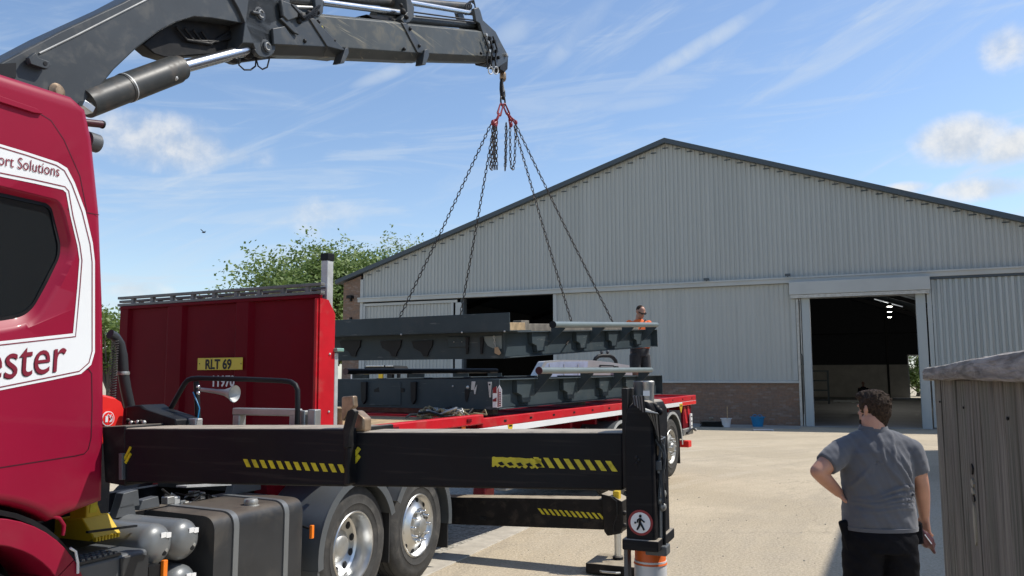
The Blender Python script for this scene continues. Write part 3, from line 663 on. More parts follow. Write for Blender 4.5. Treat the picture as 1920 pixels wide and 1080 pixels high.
# knot hole and scar
p = FEN.pt(1822, 880, 'y', -.003)
def blobp(c, rx, rz, m, nm, th=.004, sd_=1):
    rr = random.Random(sd_); MB(FEN).prism([(c.x+rx*math.cos(a)*(.8+.4*rr.random()), c.z+rz*math.sin(a)*(.8+.4*rr.random())) for a in [2*PI*k/14 for k in range(14)]], 'y', c.y-th*.5, c.y+th).build(nm, m, fe, smooth=False)
blobp(p, .028, .016, 'black', 'knot_hole'); blobp(p+V(-.001, 0, -.040), .026, .012, 'palewood', 'knot', sd_=2); blobp(p+V(-.002, 0, -.064), .026, .010, 'palewood', 'knot', sd_=3)
blobp(p+V(-.005, 0, -.084), .030, .010, 'black', 'knot_hole', sd_=4); blobp(p+V(-.007, .0, -.165), .022, .065, 'palewood', 'torn_grain', .0035, 5)

# loose grit and small stones on the concrete
rnd = random.Random(17); m_ = MB()
for k in range(500):
    d_ = 6.5+13*rnd.random()**1.6; x = d_*(-.12+.62*rnd.random()); s_ = .003+.006*rnd.random()**3
    c_ = V(x, d_, s_*.5); pts = [c_+V(s_*(1 if i & 1 else -1)*(.6+.5*rnd.random()), s_*(1 if i & 2 else -1)*(.6+.5*rnd.random()), s_*.6*(1 if i & 4 else -1)) for i in range(8)]
    m_.add(pts, [(0, 1, 3, 2), (4, 6, 7, 5), (0, 4, 5, 1), (2, 3, 7, 6), (0, 2, 6, 4), (1, 5, 7, 3)])
g = m_.build('loose_grit', 'gravel', smooth=False); g['kind'] = 'stuff'; g['label'] = 'small loose stones and grit scattered over the sandy concrete yard'; g['category'] = 'grit'

# ================================================================== WHEELS
def wheel(fr, x, z, parent, kind='drive', r=.52, wd=.30, y0=.0, dual=False):
    """near-side wheel whose outer face lies near y0; returns nothing, adds wheel > tyre, rim, hub, nuts"""
    c = V(x, y0, z); k = r/.52
    wh = MB(fr).lathe([(.13*k, .16), (.13*k, .26)], c, 'y', 20, True).build('wheel', 'darkgap', parent)
    prof = [(.292, .030), (.300, .012), (.33, .004), (.36, .002), (.366, -.003), (.372, .002), (.42, -.004), (.450, .000), (.456, .003), (.486, .012), (.508, .028), (.518, .042)]
    for g0 in (.085, .145, .205): prof += [(.520, g0-.006), (.508, g0-.004), (.508, g0+.004), (.520, g0+.006)]
    prof += [(.518, wd-.035), (.500, wd-.015), (.45, wd), (.30, wd-.03)]
    MB(fr).lathe([(a*k, b) for a, b in prof], c, 'y', 64).build('tyre', 'rubber', wh, angle=50)
    if kind == 'drive':     # deep dish seen from its hollow side
        MB(fr).lathe([(a*k, b) for a, b in [(.296, .034), (.302, .012), (.296, .004), (.286, .006), (.280, .024), (.268, .05), (.262, .10), (.255, .15), (.235, .165), (.17, .168), (.135, .160)]], c, 'y', 56).build('rim', 'alu', wh, angle=30)
        for j in range(10):
            a = 2*PI*j/10+.2; q = c+V(.205*k*math.cos(a), .158, .205*k*math.sin(a))
            MB(fr).lathe([(.0, .0), (.024, .0), (.030, .004), (.034, .010)], q, 'y', 14).build('hand_hole', 'black', wh)
        MB(fr).lathe([(0, .115), (.075, .115), (.092, .125), (.105, .14), (.135, .160)], c, 'y', 28).build('hub', 'alud', wh)
    else:
        MB(fr).lathe([(a*k, b) for a, b in [(.296, .034), (.304, .010), (.296, .000), (.286, .004), (.276, .030), (.255, .050), (.22, .040), (.19, .018), (.165, .000), (.12, -.004)]], c, 'y', 56).build('rim', 'alu' if kind == 'lift' else 'alud', wh, angle=30)
        for j in range(10):
            a = 2*PI*j/10+.16; q = c+V(.238*k*math.cos(a), .042, .238*k*math.sin(a))
            MB(fr).lathe([(0, -.002), (.022, -.002), (.026, .004)], q, 'y', 14).build('hand_hole', 'black', wh)
        for j in range(10):
            a = 2*PI*j/10; q = c+V(.142*k*math.cos(a), -.006, .142*k*math.sin(a))
            MB(fr).lathe([(.020, .01), (.020, -.006), (.015, -.012), (.014, -.036), (.010, -.044), (0, -.046)], q, 'y', 6).build('wheel_nut', 'chrome' if kind == 'lift' else 'alud', wh, angle=60)
        MB(fr).lathe([(0, -.058), (.05, -.056), (.070, -.046), (.078, -.020), (.10, -.004), (.118, .0)], c, 'y', 28).build('hub', 'alud', wh)
    return wh
def arc(x, z, r, a0, a1, n=22): return [(x+r*math.cos(R(a)), z+r*math.sin(R(a))) for a in [a0+(a1-a0)*k/n for k in range(n+1)]]
def guard(fr, x, z, r, a0, a1, parent, ya=-.03, yb=.62, m='guard', th=.022, lip=True):
    m_ = MB(fr).prism(arc(x, z, r, a0, a1)+arc(x, z, r+th, a1, a0), 'y', ya, yb)
    if lip: m_.prism(arc(x, z, r-.045, a0, a1)+arc(x, z, r+th+.003, a1, a0), 'y', ya-.010, ya-.001)
    return m_.build('mudguard', m, parent, angle=30)

# ================================================================== TRACTOR UNIT
lor = thing('lorry_tractor', 'crimson lorry cab and chassis with white side livery panel at the left edge', 'lorry', RIG, (-2.5, 1.25, 0))
P0 = lambda l, y=0.: [(p.x, p.z) for p in pxs(RIG, l, 'y', y)]
# cab silhouette on its side plane
side = P0([(196, 940), (200, 800), (200, 700), (198, 560), (192, 400), (178, 262), (165, 204)])
side += [(-2.84, 3.52), (-3.26, 3.505), (-4.3, 3.44), (-4.95, 3.0), (-5.15, 2.2), (-5.2, 1.0), (-4.55, .95)]
side += arc(-3.28, .55, .80, 150, 54, 16)
side += P0([(126, 968)])
arch_start = len(side)
win_o = P0([(-160, 330), (-160, 300), (-10, 318), (113, 378), (128, 470), (140, 473), (106, 560), (60, 604), (0, 612), (-160, 625)])
win_o = P0([(-170, 325), (0, 347), (112, 375), (122, 398), (146, 474), (100, 565), (72, 606), (42, 620), (0, 628), (-170, 650)])
win_g = pxs(RIG, [(-160, 338), (0, 361), (88, 381), (97, 390), (114, 458), (112, 482), (88, 532), (64, 575), (48, 590), (30, 597), (0, 602), (-160, 618)], 'y', .045)
win_g = [(p.x, p.z) for p in win_g]
def inset(poly, d):
    out_ = []; n = len(poly); A = sum(poly[i][0]*poly[(i+1) % n][1]-poly[(i+1) % n][0]*poly[i][1] for i in range(n)); sg = 1 if A > 0 else -1
    for i in range(n):
        a, b, c = Vector(poly[i-1]), Vector(poly[i]), Vector(poly[(i+1) % n]); u = (b-a).normalized(); v = (c-b).normalized()
        nn = (Vector((-u.y, u.x))+Vector((-v.y, v.x))); nn = nn.normalized() if nn.length > 1e-6 else Vector((-u.y, u.x)); out_.append(b+nn*d*sg)
    return out_
side_r = side
rings = [(0, .055), (.006, .030), (.020, .010), (.045, 0)]
m_ = MB(RIG); f3 = lambda pl, y: [V(p[0], y, p[1]) for p in pl]
outer0 = inset(side_r, .055)
from_o = [Vector((p[0], 0, p[1])) for p in rpoly(win_o, .07, 6)]; gl = [Vector((p[0], .045, p[1])) for p in rpoly(win_g, .05, 6)]
cen = sum(gl, Vector())/len(gl)
def radial(pl, ang):
    d = Vector((math.cos(ang), 0, math.sin(ang))); best = None
    for i in range(len(pl)):
        a, b = pl[i]-cen, pl[(i+1) % len(pl)]-cen; e = b-a; den = d.x*e.z-d.z*e.x
        if abs(den) < 1e-9: continue
        t = (a.x*e.z-a.z*e.x)/den; s_ = (a.x*d.z-a.z*d.x)/den
        if t > 0 and -1e-6 <= s_ <= 1+1e-6: best = t if best is None else max(best, t)
    return cen+d*best
angs = [2*PI*k/180 for k in range(180)]
ro, ri = [radial(from_o, a) for a in angs], [radial(gl, a) for a in angs]
for p in ro: p.y = 0
for p in ri: p.y = .045
cut_prism(m_, f3(outer0, 0), ro, 'y', 0)
R_ = [f3(inset(side_r, d), y) for y, d in rings]+[f3(side_r, 2.46), f3(inset(side_r, .05), 2.5)]
m_.loft(R_, False)
tri = tessellate_polygon([R_[-1]]); m_.add(R_[-1], [tuple(t) for t in tri])
# window reveal
m_.loft([ro, [(a*.55+b*.45)+V(0, .004, 0) for a, b in zip(ro, ri)], ri], False)
cab = m_.build('cab', 'cab', lor, angle=28); cab.modifiers.new('WN', 'WEIGHTED_NORMAL').weight = 90
m_ = MB(RIG); tri = tessellate_polygon([gl]); m_.add([p+V(0, .004, 0) for p in gl], [tuple(t) for t in tri]); m_.build('window', 'glass', cab, smooth=False)
gi = [p+(cen-p).normalized()*.02+V(0, -.003, 0) for p in ri]
m_ = MB(RIG); m_.loft([ri, gi], False); m_.build('window_seal', 'black', cab)
# white livery band (a vinyl sheet on the panel), with its crimson pinstripes
o_l = [(-120, 250), (0, 270), (50, 285), (108, 304), (126, 315), (140, 342), (160, 395), (174, 455), (178, 490), (178, 660), (171, 684), (152, 701), (100, 712), (0, 732), (-120, 752)]
i_l = [(-120, 652), (0, 640), (137, 625), (145, 540), (149, 487), (145, 460), (132, 405), (124, 361), (118, 356), (65, 344), (0, 331), (-120, 312)]
def shrink(l, k): return l
m_ = MB(RIG); pl = pxs(RIG, o_l+i_l, 'y', -.002); tri = tessellate_polygon([pl]); m_.add(pl, [tuple(t) for t in tri]); m_.build('livery_panel', 'white', cab, smooth=False)
def stripe(l, wpx, name='pinstripe', m='crtext', y=-.004):
    p = pxs(RIG, l, 'y', y); n = len(p); vs = []; wm = wpx
    for i in range(n):
        d = (p[min(i+1, n-1)]-p[max(i-1, 0)]).normalized(); nn = Vector((-d.z, 0, d.x)); vs += [p[i]+nn*wm, p[i]-nn*wm]
    MB(RIG).add(vs, [(2*i, 2*i+2, 2*i+3, 2*i+1) for i in range(n-1)]).build(name, m, cab, smooth=False)
stripe([(-120, 256), (0, 276), (50, 291), (106, 310), (121, 320), (135, 346), (154, 397), (169, 457), (173, 491), (173, 658), (167, 680), (149, 696), (100, 706), (0, 726), (-120, 746)], .0028)
stripe([(-120, 303), (0, 324), (65, 337), (122, 350), (129, 358), (137, 404), (150, 459), (154, 488), (150, 541), (142, 631), (0, 647), (-120, 659)], .0028)
# small lettering and the big name
def ptx(px, py, y=-.006): return RIG.pt(px, py, 'y', y)
a_, b_ = ptx(-34, 296), ptx(111, 334); U = (b_-a_)/1.0
def fit(s, a, b, hpx_top, name, m, y, par=cab, bold=0., dx=0, dz=0):
    """lettering fitted between baseline points a and b (pixels), cap top at hpx_top above a"""
    A, B = ptx(*a, y), ptx(*b, y); top = ptx(a[0], hpx_top, y); L = (B-A).length; h = (top-A).z
    cu = bpy.data.curves.new('t', 'FONT'); cu.body = s; to = bpy.data.objects.new('t', cu); C.objects.link(to); bpy.context.view_layer.update()
    wd = to.dimensions.x; hh = .72; bpy.data.objects.remove(to)
    size = h/hh; sx = L/(wd*size)
    U_ = (B-A).normalized(); return text(s, name, RIG, A+V(dx, 0, dz), U_, V(0, 0, 1), size, m, par, bold=bold, sx=sx)
fit('port Solutions', (-16, 306), (110, 331), 283, 'lettering', 'crtext', -.006)
fit('ester', (-34, 716), (120, 695), 641, 'lettering_shadow', 'crtext2', -.0045, bold=0, dx=-.005, dz=-.004)
fit('ester', (-34, 716), (120, 695), 641, 'lettering', 'crtext', -.006, bold=0)
# panel gaps: thin dark beads on the surface
stripe([(-120, 683), (0, 690), (140, 691), (166, 692), (172, 700), (173, 760), (171, 820), (166, 842), (158, 851), (140, 855), (0, 877), (-120, 894)], .0028, 'panel_gap', 'crtext2', -.0015)
stripe([(126, 392), (186, 403)], .0022, 'panel_gap', 'crtext2', -.0015)
stripe([(70, 210), (96, 226), (120, 262), (150, 330), (163, 396)], .0022, 'panel_crease', 'crtext2', -.0012)
# raised swage near the roof
m_ = MB(RIG); l = pxs(RIG, [(-80, 150), (0, 182), (64, 204), (76, 214), (60, 212), (0, 193), (-80, 166)], 'y', 0); m_.prism([(p.x, p.z) for p in l], 'y', -.018, .0); m_.build('roof_swage', 'cab', cab, bev=.006)
# work lamp and round horn behind the roof
p = RIG.pt(170, 234, 'y', .06); q = RIG.pt(190, 233, 'y', .06)
m_ = MB(RIG).tube(p-V(.05, 0, 0), q, .022, 18).build('work_lamp', 'maroon', lor); MB(RIG).tube(q+V(.001, 0, 0), q+V(.012, 0, 0), .024, 18).build('lens', 'black', m_)
p = RIG.pt(168, 265, 'y', .10); MB(RIG).tube(p-V(.02, 0, 0), p+V(.05, 0, 0), .055, 20).build('air_horn', 'greyp', lor)
# front wing, arch, wheel
wa = MB(RIG).prism(arc(-3.28, .55, .61, 176, 36)+arc(-3.28, .55, .735, 36, 176), 'y', -.035, .35); wa = wa.build('front_wing', 'cab', lor, bev=.02, angle=30)
MB(RIG).prism(arc(-3.28, .55, .750, 172, 8)+arc(-3.28, .55, .775, 8, 172), 'y', .03, .6).build('arch_liner', 'black', lor)
MB(RIG).prism(arc(-3.28, .55, .61, 35.4, -10)+arc(-3.28, .55, .735, -10, 35.4), 'y', -.03, .35).build('front_wing', 'cab', lor, bev=.02)
wheel(RIG, -3.28, .53, lor, 'lift', y0=.06)
m_ = MB(RIG).path(pxs(RIG, [(92, 966), (112, 972), (120, 985), (118, 1004)], 'y', .02), .010, 8); m_.build('cable', 'cab', lor)
MB(RIG).path(pxs(RIG, [(132, 1028), (142, 1034), (146, 1056), (146, 1075)], 'y', -.04), .007, 8).build('cable', 'white', lor)
# step and battery box with tread
sb = MB(RIG).box(-2.72, -2.16, -.01, .42, .48, .94).build('step_box', 'greyp', lor, bev=.02)
MB(RIG).box(-2.70, -2.36, -.015, .14, .941, .955).build('tread', 'tank', sb)
m_ = MB(RIG)
for i in range(9):
    for j in range(3): m_.box(-2.69+i*.036, -2.67+i*.036, -.012+j*.05, .015+j*.05, .955, .967)
m_.build('tread_studs', 'greyp', sb)
m_ = MB(RIG).prism([(-2.62, .50), (-2.44, .50), (-2.42, .78), (-2.58, .80), (-2.63, .76)], 'y', -.022, -.011); m_.build('step_recess', 'tank', sb, bev=.008)
MB(RIG).prism([(-2.34, .50), (-2.17, .50), (-2.17, .90), (-2.24, .93), (-2.37, .93)], 'y', -.03, -.011).build('box_cover', 'tank', sb, bev=.015)
# yellow wheel chocks in their holder
def chock(x, y, z, s_):
    t = thing('wheel_chock', ['upper bright yellow plastic wheel chock behind the crimson cab', 'lower toothed yellow wheel chock resting above the step box'][s_], 'wheel chock', RIG, (x, y, z), 'yellow wheel chocks behind the cab')
    m_ = MB(RIG)
    if s_ == 0: m_.prism([(x+.0, z), (x+.03, z), (x+.12, z+.03), (x+.05, z+.18), (x+.0, z+.18)], 'y', y, y+.14)
    else: m_.prism([(y+.42, z), (y-.02, z), (y-.05, z+.02), (y+.06, z+.13), (y+.42, z+.10)], 'x', x-.06, x+.13)
    m_.build('wedge', 'yelp', t, bev=.008)
    m_ = MB(RIG)
    if s_: 
        for k in range(8): m_.box(x-.055+k*.022, x-.043+k*.022, y-.058, y-.035, z+.0, z+.025)
        m_.build('grip_teeth', 'yelp', t)
    else: m_.box(x+.02, x+.07, y-.004, y-.001, z+.08, z+.19).build('hand_slot', 'yel', t)
chock(-2.36, .28, 1.075, 0); chock(-2.33, .22, 1.005, 1)
MB(RIG).obox((-2.5, .10, 1.085), (-2.12, .14, 1.055), .02, .012).build('chock_strap', 'black', lor)
# air tanks: lying crosswise, domed ends to this side
for (px, py) in ((292, 1022), (345, 1012), (340, 1098)):
    p = RIG.pt(px, py, 'y', .06); r = .128
    at_ = MB(RIG).lathe([(0, -.050), (.04, -.047), (.08, -.034), (.108, -.012), (r-.004, .012), (r, .03), (r, .75)], p, 'y', 40).build('air_tank', 'airt', lor, angle=50)
    MB(RIG).lathe([(0, -.012), (.016, -.010), (.018, .012)], p+V(.03, -.035, -.05), 'y', 12).build('drain_valve', 'black', at_)
    MB(RIG).lathe([(0, -.012), (.012, -.010), (.013, .012)], p+V(.045, -.035, -.035), 'y', 10).build('valve_cap', 'alud', at_)
    m_ = MB(RIG).box(p.x-.005, p.x+.035, p.y-.047, p.y-.036, p.z+.045, p.z+.075).box(p.x+.038, p.x+.075, p.y-.047, p.y-.030, p.z+.038, p.z+.068); m_.build('rating_plate', 'white', at_)
# fuel tank
tp = rpoly([(.0, .40), (.0, 1.035), (.66, 1.05), (.66, .40)], [.05, .11, .11, .05], 7)
ft = MB(RIG).prism(tp, 'x', -1.60, -.66).build('fuel_tank', 'tank', lor, bev=.022, seg=3, angle=40)
for x in (-1.40, -.86):
    tpo = rpoly([(-.010, .39), (-.010, 1.045), (.67, 1.06), (.67, .39)], [.05, .11, .11, .05], 7)
    st = MB(RIG).prism(tpo, 'x', x-.026, x+.026).build('tank_strap', 'airt', ft, bev=.003)
    MB(RIG).box(x-.035, x+.035, .03, .13, 1.085, 1.105).build('strap_buckle', 'airt', st, bev=.008) if False else None
m_ = MB(RIG)
p = RIG.pt(511, 962, 'z', 1.09)
fc = MB(RIG).lathe([(.06, -.02), (.06, .0), (.048, .004), (.05, .012), (.052, .03), (.045, .045), (.03, .048), (0, .048)], (-1.10, .13, 1.035), 'z', 24).build('filler_cap', 'alud', ft)
m_.box(-1.15, -1.05, .124, .136, 1.13, 1.142).build('cap_handle', 'alud', fc) if False else None
# chassis rails, catwalk, clutter behind the tank
MB(RIG).box(-4.6, 2.3, .75, .84, .72, 1.02).build('chassis_rail', 'darkgap', lor)
MB(RIG).box(-4.6, 2.3, 1.68, 1.77, .72, 1.02).build('chassis_rail', 'darkgap', lor)
MB(RIG).box(-2.5, -.6, .74, 1.76, .45, .71).build('underbody', 'darkgap', lor)
MB(RIG).box(-5.0, -2.7, .5, 2.1, .4, 1.1).build('underbody', 'darkgap', lor)
rnd = random.Random(11)
for k in range(7):   # valve block and air lines on the near rail
    p = RIG.pt(315+k*10+rnd.random()*6, 925+rnd.random()*26, 'y', .62)
    MB(RIG).box(p.x-.02-.02*rnd.random(), p.x+.03, .60, .66, p.z-.02, p.z+.02+.03*rnd.random()).build('valve', ['alud', 'galv', 'airt'][k % 3], lor, bev=.006)
for k in range(7):
    pts = [RIG.pt(300+rnd.random()*40+j*22, 915+rnd.random()*35+j*3, 'y', .58+.1*rnd.random()) for j in range(6)]
    MB(RIG).path(pts, .007+.004*rnd.random(), 6).build('air_line', ['black', 'alud', 'darkgap'][k % 3], lor)
for k, (a, b, c, d) in enumerate([(232, 925, 262, 948), (268, 938, 300, 950), (225, 950, 255, 965), (440, 905, 490, 918)]):
    p, q = RIG.pt(a, b, 'y', .55), RIG.pt(c, d, 'y', .55)
    m_ = MB(RIG).prism([(p.x, p.z), (q.x-.02, p.z+.01), (q.x, q.z), (p.x-.03, q.z)], 'y', .55, .62); m_.build('bracket_plate', 'greyp', lor, bev=.004)
MB(RIG).obox(RIG.pt(340, 912, 'y', .6), RIG.pt(425, 908, 'y', .6), .10, .012).build('catwalk_edge', 'galv', lor)
# red bulkhead locker with pictogram
lp = [(p.x, p.z) for p in pxs(RIG, [(186, 738), (212, 744), (228, 754), (233, 768), (230, 800), (222, 826), (210, 831), (186, 834)], 'y', .22)]
eb = MB(RIG).prism(lp, 'y', .22, .52).build('red_locker', 'redplast', lor, bev=.02)
p = RIG.pt(203, 785, 'y', .205)
MB(RIG).lathe([(0, .0), (.044, .0), (.044, .006)], p, 'y', 28).build('round_sticker', 'white', eb)
MB(RIG).lathe([(0, -.0015), (.039, -.0015), (.039, .003)], p, 'y', 28).build('sticker_field', 'redplast', eb)
m_ = MB(RIG).box(p.x-.024, p.x-.006, p.y-.005, p.y-.003, p.z-.020, p.z+.016).path([(p.x-.012, p.y-.004, p.z+.016), (p.x-.006, p.y-.004, p.z+.026), (p.x+.004, p.y-.004, p.z+.016)], .003, 5)
m_.path([(p.x+.008, p.y-.004, p.z-.022), (p.x+.018, p.y-.004, p.z-.006), (p.x+.008, p.y-.004, p.z+.008), (p.x+.016, p.y-.004, p.z+.024)], .0035, 5).path([(p.x+.020, p.y-.004, p.z-.020), (p.x+.028, p.y-.004, p.z+.0), (p.x+.022, p.y-.004, p.z+.014)], .003, 5)
m_.build('extinguisher_symbol', 'white', eb)
# air intake, bellows hose, coil
MB(RIG).box(-2.50, -2.42, .28, .9, 1.55, 2.28).build('intake_panel', 'black', lor, bev=.01)
MB(RIG).box(-2.41, -2.33, .30, .36, 1.6, 2.15).build('intake_side', 'darkgap', lor, bev=.01)
hp = pxs(RIG, [(206, 626), (216, 632), (225, 645), (229, 668), (231, 700), (236, 730), (243, 762)], 'y', .35)
MB(RIG).path(hp, [.030]*3+[.034]*4, 14).build('intake_hose', 'tank', lor)
m_ = MB(RIG)
for k in range(26):
    q = hp[0]+V(.02, -.03, -.06-k*.0155); m_.path([q+V(.018*math.cos(a), .018*math.sin(a), .003*a) for a in [2*PI*j/8 for j in range(9)]], .0035, 5)
m_.build('coiled_line', 'tank', lor)
MB(RIG).lathe([(.037, -.01), (.040, 0), (.037, .012)], hp[4], 'z', 14).build('hose_clip', 'alud', lor)
# drive wheel, lift-axle wheel and mudguards
wheel(RIG, .10, .52, lor, 'drive', y0=.02)
wheel(RIG, 1.215, .52, lor, 'lift', y0=.02)
guard(RIG, .10, .53, .575, 20, 188, lor)
MB(RIG).prism(arc(.10, .53, .575, 188, 210)+arc(.10, .53, .60, 210, 188), 'y', -.03, .62).build('mudguard_skirt', 'guard', lor)
guard(RIG, 1.215, .53, .575, -8, 150, lor)
MB(RIG).box(.655, .67, .02, .60, .28, .86).build('mud_flap', 'rubflap', lor); MB(RIG).box(1.79, 1.805, .0, .60, .20, .80).build('mud_flap', 'rubflap', lor)
for x in (.1, 1.215): MB(RIG).tube((x, .3, .52), (x, 2.2, .52), .09, 14).build('axle', 'darkgap', lor); MB(RIG).lathe([(.48, .0), (.52, .04), (.52, .28), (.45, .3)], (x, 2.18, .52), 'y', 40, True).build('far_wheel', 'rubber', lor)
p = RIG.pt(585, 996, 'y', -.05); ml = MB(RIG).box(p.x-.014, p.x+.016, -.06, -.035, p.z-.055, p.z+.045).build('side_marker_lamp', 'orange', lor, bev=.004); 
MB(RIG).obox((p.x-.01, -.03, p.z+.02), (p.x-.06, .25, p.z+.10), .015, .015).build('lamp_bracket', 'black', lor)
p = RIG.pt(308, 1066, 'y', -.03); MB(RIG).box(p.x-.016, p.x+.018, -.04, -.015, p.z-.07, p.z+.05).build('side_marker_lamp', 'orange', lor, bev=.004)
MB(RIG).box(p.x-.11, p.x-.018, -.02, .05, p.z-.07, p.z+.03).build('lamp_bracket', 'black', lor)
# fifth wheel area
m_ = MB(RIG).prism(rpoly([(.0, .75), (1.4, .75), (1.9, 1.0), (1.9, 1.5), (1.4, 1.75), (.0, 1.75)], .1), 'z', 1.12, 1.2); m_.build('fifth_wheel', 'darkgap', lor, bev=.01)
MB(RIG).box(-.5, 2.0, .85, 1.65, 1.02, 1.12).build('subframe', 'darkgap', lor)
for k, (a, b) in enumerate([((565, 945), (600, 925)), ((560, 955), (590, 950)), ((572, 930), (612, 918))]):
    MB(RIG).tube(RIG.pt(*a, 'y', .35), RIG.pt(*b, 'y', .45), .012, 8).build('pipe', 'alud', lor)

# ================================================================== LOADER CRANE
cr = thing('loader_crane', 'big charcoal knuckle boom crane mounted behind the crimson cab, with black stabiliser legs', 'crane', BOOM, (0, 0, 1.1))
yn, yf = -.17, .17
def poly(l, y=yn): return [(p.x, p.z) for p in pxs(BOOM, l, 'y', y)]
MB(BOOM).tube((-.1, 0, 1.1), (-.1, 0, 3.5), .24, 24).build('column', 'crane', cr)
MB(RIG).box(-3.1, -2.0, .5, 2.0, 1.02, 1.6).build('crane_base', 'beam', cr, bev=.02)
mbm = poly([(-170, 330), (-190, 230), (-110, 160), (0, 118), (111, 59), (230, 4), (330, -50), (520, -70), (545, 20), (470, 46), (400, 34), (365, 31), (335, 40), (300, 58), (255, 92), (215, 130), (188, 163), (158, 193), (60, 230)])
m_ = MB(BOOM).prism(mbm, 'y', yn, yf); main = m_.build('main_boom', 'crane', cr, bev=.012, angle=30)
# bright bead painting the lit highlight along the side plate's top edge
stl = pxs(BOOM, [(74, 100), (140, 68), (270, 2), (300, -14)], 'y', yn-.004)
MB(BOOM).path(stl, .007, 6).build('lit_edge', 'alud', main)
# lifting lug, corner block, white block, small boss
lg = pxs(BOOM, [(52, 108), (66, 98), (70, 108), (80, 112), (90, 115), (94, 122), (88, 130), (74, 126), (56, 120)], 'y', yn-.05); m_ = MB(BOOM).prism([(p.x, p.z) for p in lg], 'y', yn-.06, yn-.02).build('lifting_lug', 'crane', main, bev=.005)
p = BOOM.pt(85, 119, 'y', yn-.061); MB(BOOM).disc(p, p+V(0, -.003, 0), .014).build('lug_hole', 'black', m_)
p = BOOM.pt(107, 172, 'y', yn-.005); MB(BOOM).lathe([(0, -.03), (.03, -.028), (.042, -.012), (.06, .0)], p, 'y', 20).build('boss', 'brass', main)
bb = pxs(BOOM, [(0, 120), (29, 118), (29, 146), (0, 148), (-40, 130)], 'y', yn-.004); m_ = MB(BOOM).prism([(p.x, p.z) for p in bb], 'y', yn-.012, yn-.001).build('dark_panel', 'black', main)
p = BOOM.pt(160, 197, 'y', yn-.02); MB(BOOM).obox(p-V(.04, 0, 0), p+V(.045, 0, -.03), .08, .055).build('slide_block', 'alu', cr, bev=.006)
# knuckle housing under the elbow
kn = poly([(284, 78), (335, 36), (400, 20), (470, 30), (560, 30), (560, 100), (470, 112), (430, 104), (415, 98), (330, 104), (305, 96)], yn+.05)
MB(BOOM).prism(kn, 'y', -.02, yf-.05).build('knuckle_housing', 'darkgap', cr, bev=.01)
for k in range(4):
    pts = pxs(BOOM, [(330+k*16, 50+3*k), (350+k*14, 75+k*2), (395+k*12, 82-k*4), (430+k*8, 60+k*4)], 'y', -.045); MB(BOOM).path(pts, .013, 8).build('hydraulic_hose', 'black', cr)
lk = [(418, -60), (428, -20), (448, 16), (462, 48), (472, 74), (479, 92)]+[(497+20*math.cos(R(a)), 88-20*math.sin(R(a))) for a in range(190, 375, 20)]+[(514, 68), (506, 52), (509, 44), (545, 28), (540, -60)]
MB(BOOM).prism(poly(lk, yn-.03), 'y', yn-.03, yn+.02).build('link_plate', 'crane', cr, bev=.006, angle=30)
MB(BOOM).prism(poly(lk, yn-.03), 'y', yf-.02, yf+.03).build('link_plate', 'crane', cr, bev=.006, angle=30)
for (px, py, r) in ((487, 27, .062), (499, 88, .062)):
    p = BOOM.pt(px, py, 'y', yn-.03); pn = MB(BOOM).lathe([(0, -.022), (r*.8, -.022), (r*.84, -.014), (r*.84, -.006), (r*1.1, -.004), (r*1.12, .004)], p, 'y', 26).build('pivot_pin', 'crane', cr, angle=30)
    MB(BOOM).path([p+V(r*.5*math.cos(a), -.024, r*.5*math.sin(a)) for a in [R(40+270*k/14) for k in range(15)]], .006, 6).build('circlip', 'alud', pn)
p, q = BOOM.pt(487, 27, 'y', yn-.035), BOOM.pt(471, 23, 'y', yn-.035); MB(BOOM).obox(p, q, .03, .05, up=(0, 1, 0)).build('pin_keeper', 'crane', cr, bev=.01)
# knuckle ram
a_, b_ = BOOM.pt(160, 194, 'y', -.11), BOOM.pt(338, 127, 'y', -.11); rd_ = (b_-a_)
ram = MB(BOOM).path([a_, a_+rd_*.38, a_+rd_*.381, b_-rd_*.06, b_-rd_*.06, b_], [.108, .108, .112, .112, .106, .100], 30).build('ram_barrel', 'cyl', cr, angle=30)
MB(BOOM).path([a_+rd_*.40, a_+rd_*.41], .114, 30).build('ram_band', 'galv', ram)
MB(BOOM).path(pxs(BOOM, [(170, 196), (230, 178), (325, 149)], 'y', -.17), .014, 8).build('ram_pipe', 'alud', ram)
p = BOOM.pt(328, 146, 'y', -.19); MB(BOOM).ball(p, .026, 10, 6).build('pipe_fitting', 'galv', ram)
c_ = BOOM.pt(462, 94, 'y', -.11); MB(BOOM).tube(b_, c_, .052, 26).build('ram_rod', 'chrome', cr)
MB(BOOM).ball(c_, (.09, .05, .08), 14, 8).build('rod_eye', 'darkgap', cr)
MB(BOOM).path([BOOM.pt(450, 106, 'y', -.12)+V(.0, 0, 0)]+pxs(BOOM, [(448, 122), (458, 131), (470, 131), (479, 124), (480, 108)], 'y', -.12), .008, 6).build('hose_loop', 'black', cr)
MB(BOOM).path(pxs(BOOM, [(480, 110), (484, 124), (492, 130), (501, 126), (505, 110)], 'y', -.12), .008, 6).build('hose_loop', 'black', cr)
p = BOOM.pt(437, 112, 'y', -.1); MB(BOOM).ball(p, (.05, .05, .035), 12, 6).build('hose_union', 'black', cr)
